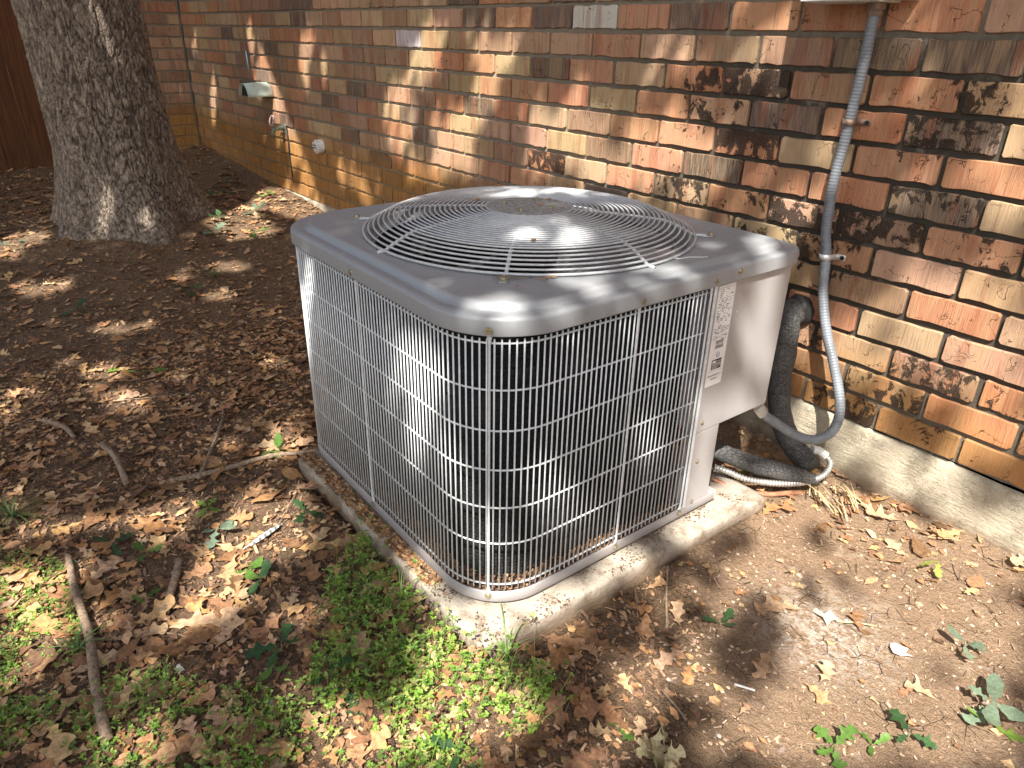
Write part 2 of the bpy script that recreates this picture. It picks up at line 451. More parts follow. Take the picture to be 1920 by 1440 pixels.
M_BRONZE = simple('bronze', (0.22, 0.25, 0.20), 0.5, 0.5, 0.4, 90)
M_WOODF = None
def insul_mat():
    mt, nt, b = newmat('foam_insulation')
    co = coords(nt)
    f = nz(nt, coords(nt, (1, 1, 3)), 60, 6, 0.7, 1.0); g = nz(nt, co, 240, 4); l = nz(nt, co, 14, 3)
    vo = nd(nt, 'ShaderNodeTexVoronoi'); vo.feature = 'DISTANCE_TO_EDGE'; nt.links.new(coords(nt, (1, 1, 2.2)), vo.inputs['Vector']); vo.inputs['Scale'].default_value = 85
    c = mix(nt, ramp(nt, g, 0.3, 0.7), (0.06, 0.06, 0.06), (0.125, 0.122, 0.12))
    c = mix(nt, ramp(nt, l, 0.52, 0.7, 0, 0.5), c, (0.20, 0.19, 0.18))
    c = mix(nt, ramp(nt, f, 0.62, 0.72, 0, 0.6), c, (0.30, 0.19, 0.11))
    c = mix(nt, ramp(nt, vo.outputs['Distance'], 0.03, 0, 0, 0.75), c, (0.025, 0.025, 0.025))
    nt.links.new(c, b.inputs['Base Color']); b.inputs['Roughness'].default_value = 0.8
    h = mth(nt, 'ADD', f, mth(nt, 'MULTIPLY', ramp(nt, vo.outputs['Distance'], 0, 0.08), 0.8))
    bump(nt, b, h, 0.9, 0.004)
    return mt
M_INSUL = insul_mat()
def coil_mat():
    mt, nt, b = newmat('coil_fins')
    co = coords(nt)
    f = nz(nt, co, 300, 3, 0.6); l = nz(nt, co, 7, 3)
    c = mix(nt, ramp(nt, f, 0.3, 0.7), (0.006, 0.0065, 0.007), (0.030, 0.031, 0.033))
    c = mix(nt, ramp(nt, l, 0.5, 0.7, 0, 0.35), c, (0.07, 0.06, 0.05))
    nt.links.new(c, b.inputs['Base Color']); b.inputs['Roughness'].default_value = 0.9; b.inputs['Specular IOR Level'].default_value = 0.1
    bump(nt, b, f, 0.6, 0.003)
    return mt
M_COIL = coil_mat()
def wood_mat(name, a, bb, axis=(1, 1, 0.06), sc_=60):
    mt, nt, b = newmat(name)
    f = nz(nt, coords(nt, axis), sc_, 5, 0.65, 0.5); g = nz(nt, coords(nt), 250, 3)
    c = mix(nt, ramp(nt, f, 0.3, 0.7), a, bb)
    c = mix(nt, ramp(nt, g, 0.55, 0.7, 0, 0.4), c, tuple(x * 0.5 for x in a))
    nt.links.new(c, b.inputs['Base Color']); b.inputs['Roughness'].default_value = 0.85
    bump(nt, b, mth(nt, 'ADD', f, g), 0.6, 0.003)
    return mt
M_FENCE = wood_mat('stained_fence_wood', (0.075, 0.026, 0.009), (0.15, 0.058, 0.02))
M_TWIG = wood_mat('dead_twig', (0.14, 0.10, 0.07), (0.34, 0.25, 0.17), (1, 1, 1), 130)
M_STRAW = simple('dry_straw', (0.42, 0.33, 0.19), 0.7, 0, 0.25, 200)
M_ACORN = simple('acorn_shell', (0.34, 0.20, 0.10), 0.5, 0, 0.3, 200)
M_PEB = simple('pebble', (0.55, 0.52, 0.46), 0.8, 0, 0.2, 200)

# ------------------------------------------------------------------ ground
def gbase(x, y):
    y = min(y, 0.1)
    return -0.048 + 0.058 * min(max(0.0, -x - 0.5), 5.0) * (0.45 + 0.55 * math.exp(max(y, -6) / 0.6)) + 0.018 * math.exp(max(y, -3) / 0.12)
def gh(x, y):
    z = gbase(x, y)
    p = Vector((x, y, 0))
    z += 0.010 * noise.noise(p * 3.1) + 0.005 * noise.noise(p * 9.0 + Vector((5, 1, 0)))
    k = 0.35 + 0.65 * min(1, max(0, (0.25 - x) * 1.5))
    z += k * (0.0035 * noise.noise(p * 34.0) + 0.003 * noise.noise(p * 80.0))
    z += 0.003 * noise.noise(p * 22.0 + Vector((3, 3, 3))) * (x > .2)
    if -0.55 < x < 0.46 and -1.12 < y < -0.2: z = min(z, -0.040)
    dpx = max(-.39 - x, 0, x - .40); dpy = max(-1.06 - y, 0, y + .26); dp = math.hypot(dpx, dpy)
    if 0 < dp < .25: z += .020 * math.exp(-(dp / .05) ** 2)
    z += .022 * math.exp(-(((x - .40) / .10) ** 2 + ((y + 1.08) / .07) ** 2)) * (0 if (x < .36 and y > -1.03) else 1)
    if x < -2 and x > -3.6:
        d = math.hypot(x + 2.80, y + 0.84)
        z += 0.05 * math.exp(-((d - 0.33) / 0.14) ** 2) if d > 0.33 else 0.05
    return z
def axis_pts(segs):
    out = []
    for a, b, st in segs:
        n = max(1, round((b - a) / st)); out += [a + (b - a) * i / n for i in range(n)]
    return out + [segs[-1][1]]
xs = axis_pts([(-60, -12, 6), (-12, -6, 0.6), (-6, -1.6, 0.03), (-1.6, 1.5, 0.0105), (1.5, 3.5, 0.08), (3.5, 12, 0.8), (12, 60, 6)])
ys = axis_pts([(-60, -9, 6), (-9, -3, 0.5), (-3, -1.75, 0.05), (-1.75, 0.06, 0.0125)])
V = np.array([(x, y, gh(x, y)) for y in ys for x in xs])
nx, ny = len(xs), len(ys)
I = np.arange(nx * ny).reshape(ny, nx)
F = np.stack([I[:-1, :-1], I[:-1, 1:], I[1:, 1:], I[1:, :-1]], -1).reshape(-1, 4)
g_o = obj('ground', npmesh('ground', V, F, M_GROUND, True)); tag(g_o, kind='structure')

# ------------------------------------------------------------------ brick wall
CH = 0.0688; BP = 0.183; JT = 0.0095
Z0 = 0.118           # underside of the first course
random.seed(3)
def brick_variant(wd, ht, seed):
    r = random.Random(seed)
    ring = []
    for (cx, cz, a0) in ((wd/2, ht/2, 0), (-wd/2, ht/2, 90), (-wd/2, -ht/2, 180), (wd/2, -ht/2, 270)):
        rr_ = r.uniform(0.003, 0.009)
        for a in (15, 75):
            an = math.radians(a0 + a)
            x = cx - math.copysign(rr_, cx) + rr_ * math.cos(an); z = cz - math.copysign(rr_, cz) + rr_ * math.sin(an)
            ring.append((x, z))
        # a wobbling point along the following edge
        if a0 == 0:
            for t in (0.78, 0.5, 0.22, -0.08, -0.4, -0.74): ring.append((wd/2 * t, ht/2 + r.uniform(-0.0026, 0.0008)))
        if a0 == 180:
            for t in (-0.76, -0.45, -0.12, 0.18, 0.5, 0.77): ring.append((wd/2 * t, -ht/2 + r.uniform(-0.001, 0.0036)))
    n = len(ring)
    vs_ = [(0, 0, 0)]
    vs_ += [(x * 0.982, r.uniform(0, 0.0001), z * 0.95) for x, z in ring]
    vs_ += [(x, 0.0020 + r.uniform(0, 0.0015), z) for x, z in ring]
    vs_ += [(x, 0.022, z) for x, z in ring]
    fs_ = [(0, 1 + (k + 1) % n, 1 + k) for k in range(n)]
    for b0 in (1, 1 + n):
        fs_ += [(b0 + k, b0 + (k + 1) % n, b0 + n + (k + 1) % n, b0 + n + k) for k in range(n)]
    return vs_, [tuple(reversed(f)) if len(f) == 3 else f for f in fs_]
FULL = [brick_variant(BP - JT, CH - JT, 100 + i) for i in range(14)]
me_brick = []
for i, (v_, f_) in enumerate(FULL):
    # normals outward (-y)
    f2 = [tuple(reversed(f)) for f in f_]
    me = mesh('brick', v_, f2, M_BRICK)
    bm = bmesh.new(); bm.from_mesh(me); bmesh.ops.recalc_face_normals(bm, faces=bm.faces[:]); bm.to_mesh(me); bm.free()
    me_brick.append(me)
RED = (0.38, 0.165, 0.088); RED2 = (0.43, 0.215, 0.12); PINK = (0.42, 0.255, 0.165); TAN = (0.38, 0.27, 0.155)
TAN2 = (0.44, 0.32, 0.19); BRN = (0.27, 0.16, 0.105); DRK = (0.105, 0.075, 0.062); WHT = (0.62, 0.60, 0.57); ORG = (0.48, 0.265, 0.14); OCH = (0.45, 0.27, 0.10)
# bricks singled out in the photograph: (x, z) on the wall -> colour, stain
PICK = [(-0.555, .985, WHT, .15), (-1.56, .90, WHT, .1), (-.36, .985, RED2, .1), (-.17, .985, DRK, .3), (.02, .985, RED2, .1), (.205, .985, RED, .1),
 (-.55, .915, RED, .55), (-.36, .915, TAN, .3), (-.17, .915, DRK, .45), (.02, .915, RED, .15), (.20, .915, TAN, .25), (.38, .915, RED, .15), (.57, .915, TAN, .2),
 (-.45, .845, TAN, .25), (-.27, .845, PINK, .2), (-.09, .845, TAN2, .25), (.0, .845, BRN, .95), (.09, .845, TAN, .8), (.27, .845, PINK, .6), (.45, .845, PINK, .35),
 (-.36, .775, BRN, .8), (-.18, .775, PINK, .3), (.02, .775, PINK, .35), (.2, .775, RED2, .3), (.38, .775, TAN2, .72), (.57, .775, DRK, .85),
 (-.45, .705, ORG, .1), (-.27, .705, RED, .1), (-.09, .705, TAN2, .25), (.09, .705, DRK, .6), (.27, .705, ORG, .45), (.45, .705, PINK, .25), (.64, .705, TAN, .5),
 (-.36, .64, DRK, .4), (-.17, .64, TAN2, .5), (.02, .64, RED2, .35), (.2, .64, BRN, .4), (.38, .64, TAN2, .78), (.57, .64, PINK, .6),
 (.09, .57, RED2, .2), (.27, .57, ORG, .75), (.45, .57, DRK, .85), (.64, .57, TAN, .8), (.2, .50, DRK, .4), (.38, .50, RED2, .7), (.57, .50, DRK, .85),
 (.27, .43, ORG, .7), (.45, .43, RED2, .4), (.64, .43, TAN, .6), (.2, .365, RED2, .2), (.38, .365, TAN, .5), (.57, .365, ORG, .35),
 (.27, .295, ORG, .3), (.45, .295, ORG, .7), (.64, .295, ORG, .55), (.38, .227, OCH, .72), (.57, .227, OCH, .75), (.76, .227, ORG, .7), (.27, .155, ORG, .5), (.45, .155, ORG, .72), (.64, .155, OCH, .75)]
def brick_colour(x, z, r):
    q = r.random()
    right = x > -0.9
    if right: c = RED if q < .16 else RED2 if q < .34 else PINK if q < .52 else TAN if q < .70 else TAN2 if q < .78 else BRN if q < .90 else DRK
    else: c = RED if q < .14 else RED2 if q < .22 else PINK if q < .42 else TAN if q < .60 else BRN if q < .84 else DRK if q < .97 else TAN2
    st = r.uniform(0.0, 0.3)
    if right:
        lim = 0.90 - max(0, -0.1 - x) * 0.5
        if z < lim: st = r.choice((r.uniform(.3, .55), r.uniform(.5, .95)))
    for px, pz, pc, ps in PICK:
        if abs(px - x) < BP * 0.30 and abs(pz - z) < CH * 0.5: c, st = pc, ps; break
    k = r.uniform(0.82, 1.14)
    return (c[0]*k, c[1]*k*r.uniform(.94, 1.06), c[2]*k*r.uniform(.9, 1.1), st)

wall = empty('brick_wall', (0, 0, 0))
tag(wall, 'long weathered red and tan brick wall on a concrete footing behind the air conditioner', 'wall')
# mortar sheet, slightly uneven and set back behind the brick faces
def relief_sheet(x0, x1, z0, z1, st, amp, y):
    nx_ = int((x1 - x0) / st) + 1; nz_ = int((z1 - z0) / st) + 1
    X = np.linspace(x0, x1, nx_); Z = np.linspace(z0, z1, nz_)
    VV = np.array([(x, y + amp * noise.noise(Vector((x * 45, 3.3, z * 45))) + amp * .7 * noise.noise(Vector((x * 150, 8, z * 150))), z) for z in Z for x in X])
    II = np.arange(nx_ * nz_).reshape(nz_, nx_)
    FF = np.stack([II[:-1, :-1], II[:-1, 1:], II[1:, 1:], II[1:, :-1]], -1).reshape(-1, 4)
    return VV, FF
V1, F1 = relief_sheet(-1.2, 1.35, 0.112, 1.15, 0.0065, 0.0026, 0.0085)
V2, F2 = relief_sheet(-4.45, -1.2, 0.112, 1.15, 0.02, 0.001, 0.0085)
V3 = np.array([(-4.45, .0062, 1.15), (3.6, .0062, 1.15), (3.6, .0062, 2.75), (-4.45, .0062, 2.75), (1.35, .0062, .112), (3.6, .0062, .112), (3.6, .0062, 1.15), (1.35, .0062, 1.15)])
F3 = np.array([(0, 1, 2, 3), (4, 5, 6, 7)])
VA = np.vstack([V1, V2, V3]); FA = np.vstack([F1, F2 + len(V1), F3 + len(V1) + len(V2)])
obj('mortar', npmesh('mortar', VA, FA, M_MORTAR, True), wall)
# footing
fb = MB()
nxf = 260
rows = [(-0.30, -0.002), (0.02, -0.004), (0.06, -0.003), (0.098, -0.0015), (0.109, 0.002), (0.1125, 0.010)]
vs_ = []
for (z, y) in rows:
    for i in range(nxf + 1):
        x = -4.45 + 8.05 * i / nxf
        p = Vector((x * 9, z * 9, 1))
        sag = -0.010 * max(0, min(1, (x - 0.1) / 0.7)) - 0.003 * noise.noise(Vector((x * 7, 0, 0)))
        vs_.append((x, y - 0.004 * noise.noise(p) - 0.002 * noise.noise(p * 6), z + (sag if z > 0.09 else 0) + 0.003))
fs_ = [(r * (nxf+1) + i, r * (nxf+1) + i + 1, (r+1) * (nxf+1) + i + 1, (r+1) * (nxf+1) + i) for r in range(len(rows)-1) for i in range(nxf)]
obj('foundation', mesh('foundation', vs_, fs_, M_FOUND, True), wall)

def visible(x, y, z, mx=0.03):
    p = Vector((x, y, z)) - CAM
    d = p.dot(FW)
    if d <= 0.05: return None
    u = 0.5 + 0.6983 * p.dot(RT) / d; v = 0.5 - 0.9311 * p.dot(UPV) / d
    return d if -mx < u < 1 + mx and -mx < v < 1 + mx else None
def behind_unit(x, y, z):
    """does the cabinet hide this wall point from the photograph's viewpoint"""
    o = CAM - Vector((-0.054, -0.613, 0)); r = Vector((x, y, z)) - CAM
    t0, t1 = 0.0, 0.98
    for a in range(3):
        lo_, hi_ = ((-.36, .36), (-.36, .36), (0.0, .54))[a]
        if abs(r[a]) < 1e-9: continue
        ta, tb = (lo_ - o[a]) / r[a], (hi_ - o[a]) / r[a]
        if ta > tb: ta, tb = tb, ta
        t0 = max(t0, ta); t1 = min(t1, tb)
    return t0 < t1
blist = []
rb = random.Random(21)
HB_MOULD = [(0.235, 0.324, 0.06)]
for row in range(0, 38):
    z = Z0 + (CH - JT) / 2 + row * CH + rb.uniform(-.0012, .0012)
    even = ((12 - row) % 2 == 0)
    ph = 0.112 if even else 0.0195
    k0 = int(math.ceil((-4.41 - ph) / BP)) ; k1 = int((3.5 - ph) / BP)
    for k in range(k0 - 1, k1):
        x = ph + (k + 0.5) * BP + rb.uniform(-.0022, .0022)
        xl, xr = x - (BP - JT) / 2, x + (BP - JT) / 2
        if xl < -4.405:
            if xr < -4.36: continue
            sc_x = (xr + 4.403) / (xr - xl); x = (xr - 4.403) / 2
        else: sc_x = 1.0
        rot_ = rb.uniform(-.006, .006)
        blist.append((x, z, sc_x, rot_, rb.uniform(-.0016, .0012), rb.randrange(14), brick_colour(x, z, rb)))
def bsize(b):
    d = visible(b[0], 0, b[1])
    return -1 if d is None or behind_unit(b[0], 0, b[1]) else 1 / d
order = sorted(range(len(blist)), key=lambda i: -bsize(blist[i]))
near = set(i for i in order[:300] if bsize(blist[i]) > 0)
RVV, RFF, RCC = [], [], []
nb = 0
for i, (x, z, sx, ro, dy, vi, c) in enumerate(blist):
    if i in near:
        o = bpy.data.objects.new('brick', me_brick[vi])
        o.location = (x, dy, z); o.rotation_euler = (0, ro, 0); o.scale = (sx, 1, 1); o.color = c
        link(o, wall)
    else:
        v_, f_ = FULL[vi]
        cr, sr = math.cos(ro), math.sin(ro)
        RVV += [((vx * sx) * cr + vz * sr + x, vy + dy, -(vx * sx) * sr + vz * cr + z) for vx, vy, vz in v_]
        RFF += [tuple(q + nb for q in f) for f in f_]
        RCC += [c] * len(v_); nb += len(v_)
me = mesh('brick_courses', RVV, RFF, M_BRICK_V)
bm = bmesh.new(); bm.from_mesh(me); bmesh.ops.recalc_face_normals(bm, faces=bm.faces[:]); bm.to_mesh(me); bm.free()
vcol(me, RCC)
tag(obj('brick_courses', me, wall), kind='stuff')

# return wall at the far corner (runs towards the viewer's side along x = -4.41)
rw = empty('brick_wall', (-4.41, 0, 0))
tag(rw, 'short shaded brick wall meeting the long wall at the far corner behind the tree', 'wall')
mb = MB(); mb.box(-0.4, -0.0062, -0.60, -0.0, -0.2, 2.75)
obj('mortar', mb.me('mortar', M_MORTAR), rw)
for row in range(-1, 38):
    z = Z0 + (CH - JT) / 2 + row * CH
    ph = 0.0 if row % 2 else -BP / 2
    for k in range(-1, 6):
        y1 = ph - k * BP; y0 = y1 - BP + JT
        if y1 > -0.012: y1 = -0.012
        if y0 > -0.03: continue
        if y0 < -0.60: y0 = -0.60
        if y1 - y0 < 0.02: continue
        q = rb.random()
        c = RED if q < .25 else PINK if q < .55 else TAN if q < .7 else BRN
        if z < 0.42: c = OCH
        kk = rb.uniform(.7, 1.1)
        o = bpy.data.objects.new('brick', me_brick[rb.randrange(14)])
        o.location = (rb.uniform(-.001, .002), (y0 + y1) / 2, z); o.rotation_euler = (rb.uniform(-.01, .01), 0, math.radians(90))
        o.scale = ((y1 - y0) / (BP - JT), 1, 1); o.color = (c[0]*kk, c[1]*kk, c[2]*kk, rb.uniform(0, .4))
        link(o, rw)

# ------------------------------------------------------------------ fence
fen = empty('wooden_fence', (-4.66, -0.45, 0))
tag(fen, 'tall dark reddish brown board fence beyond the tree trunk', 'fence')
for k in range(21):
    wd = 0.14
    mb = MB(); mb.box(-0.02, 0.0, -wd + 0.0012, 0, 0.0, 1.95, 0.002)
    o = obj('board', mb.me('board', M_FENCE, False), fen, (rb.uniform(-.004, .004), -k * wd, 0.02 + rb.uniform(-.008, .008)))
    o.rotation_euler = (0, 0, rb.uniform(-.03, .03))
for z in (0.3, 1.0, 1.7):
    mb = MB(); mb.box(-0.06, -0.0225, -2.94, 0.0, z, z + 0.09)
    obj('rail', mb.me('rail', M_FENCE), fen)

# ------------------------------------------------------------------ oak tree
TX, TY = -2.80, -0.84
tree = empty('oak_tree', (TX, TY, 0.05))
tag(tree, 'thick oak tree trunk with rough grey fissured bark at the left', 'tree')
nA, nZ = 400, 430
Vt = np.zeros((nZ, nA, 3)); Ct = np.ones((nZ, nA, 4))
for j in range(nZ):
    z = -0.12 + 3.4 * (j / (nZ - 1)) ** 1.6
    R = 0.238 + 0.130 * math.exp(-max(z + .02, 0) / 0.20) - 0.006 * z
    for i in range(nA):
        a = 2 * math.pi * i / nA
        ca, sa = math.cos(a), math.sin(a)
        root = 0.045 * math.exp(-max(z, 0) / 0.2) * (math.sin(a * 5 + 1.0) + 0.7 * math.sin(a * 3 + 2.4))
        lump = 0.012 * noise.noise(Vector((ca * 1.6, sa * 1.6, z * 2.2)))
        p = Vector((ca * R / 0.023, sa * R / 0.023, z / 0.078))
        p = p + Vector((noise.noise(p * .5), noise.noise(p * .5 + Vector((9, 0, 0))), noise.noise(p * .5 + Vector((0, 9, 0))))) * 1.1
        dd, pp = noise.voronoi(p)
        e = min(1.0, (dd[1] - dd[0]) / (0.13 + .07 * noise.noise(p * .4)))
        tone = noise.noise(pp[0] * 7.7)
        plate = 0.0085 * e + 0.0045 * tone + 0.0020 * noise.noise(p * 2.3) + 0.008 * noise.noise(Vector((ca * 7, sa * 7, z * 1.6))) + 0.0012 * noise.noise(p * 5)
        r_ = R + root + lump + plate
        Vt[j, i] = (ca * r_ - .022 * z, sa * r_ - .028 * z, z)
        sh = 0.30 + 0.70 * e ** .8
        sh *= 0.95 + 0.28 * tone + 0.15 * noise.noise(p * 3)
        Ct[j, i, :3] = sh
I = np.arange(nA * nZ).reshape(nZ, nA); I2 = np.roll(I, -1, 1)
F = np.stack([I[:-1], I2[:-1], I2[1:], I[1:]], -1).reshape(-1, 4)
me = npmesh('trunk', Vt.reshape(-1, 3), F, M_BARK, True); vcol(me, Ct.reshape(-1, 4))
obj('trunk', me, tree)
# limbs reaching over the yard
rl = random.Random(5)
lb = []
def limb(p0, p1, r0, r1, sag=0.2):
    P0, P1 = Vector(p0), Vector(p1)
    mid = (P0 + P1) / 2 + Vector((rl.uniform(-.2, .2), rl.uniform(-.2, .2), sag))
    pts = catmull([P0, P0.lerp(mid, .6) + Vector((0, 0, .06)), mid, mid.lerp(P1, .55), P1], 0.15)
    n = len(pts)
    lb.append((pts, [r0 + (r1 - r0) * i / (n - 1) for i in range(n)]))
    return pts
ends = [(0.6, -2.8, 4.6), (2.2, -3.6, 4.7), (1.2, -4.9, 4.8), (3.4, -5.2, 4.8), (-0.8, -3.9, 4.8), (-2.2, -3.4, 4.8), (-3.6, -4.3, 4.8), (-2.0, -5.2, 4.9)]
for e in ends:
    L = Vector((e[0] - TX, e[1] - TY, e[2] - .05))
    pts = limb((0, 0, 3.05), L, 0.11, 0.012, 0.35)
    for q in range(5):
        b_ = pts[int(len(pts) * (0.35 + 0.13 * q))]
        dv = Vector((rl.uniform(-1, 1), rl.uniform(-1, 1), rl.uniform(-.2, .25))).normalized() * rl.uniform(.5, 1.1)
        limb(b_, b_ + dv, 0.014, 0.004, 0.05)
for pts, rs in lb:
    mbl = MB(); mbl.tube(pts, rs, 8)
    mel = mbl.me('limb', M_BARK, True); vcol(mel, np.tile((.8, .8, .8, 1), (len(mel.vertices), 1)))
    obj('limb', mel, tree)

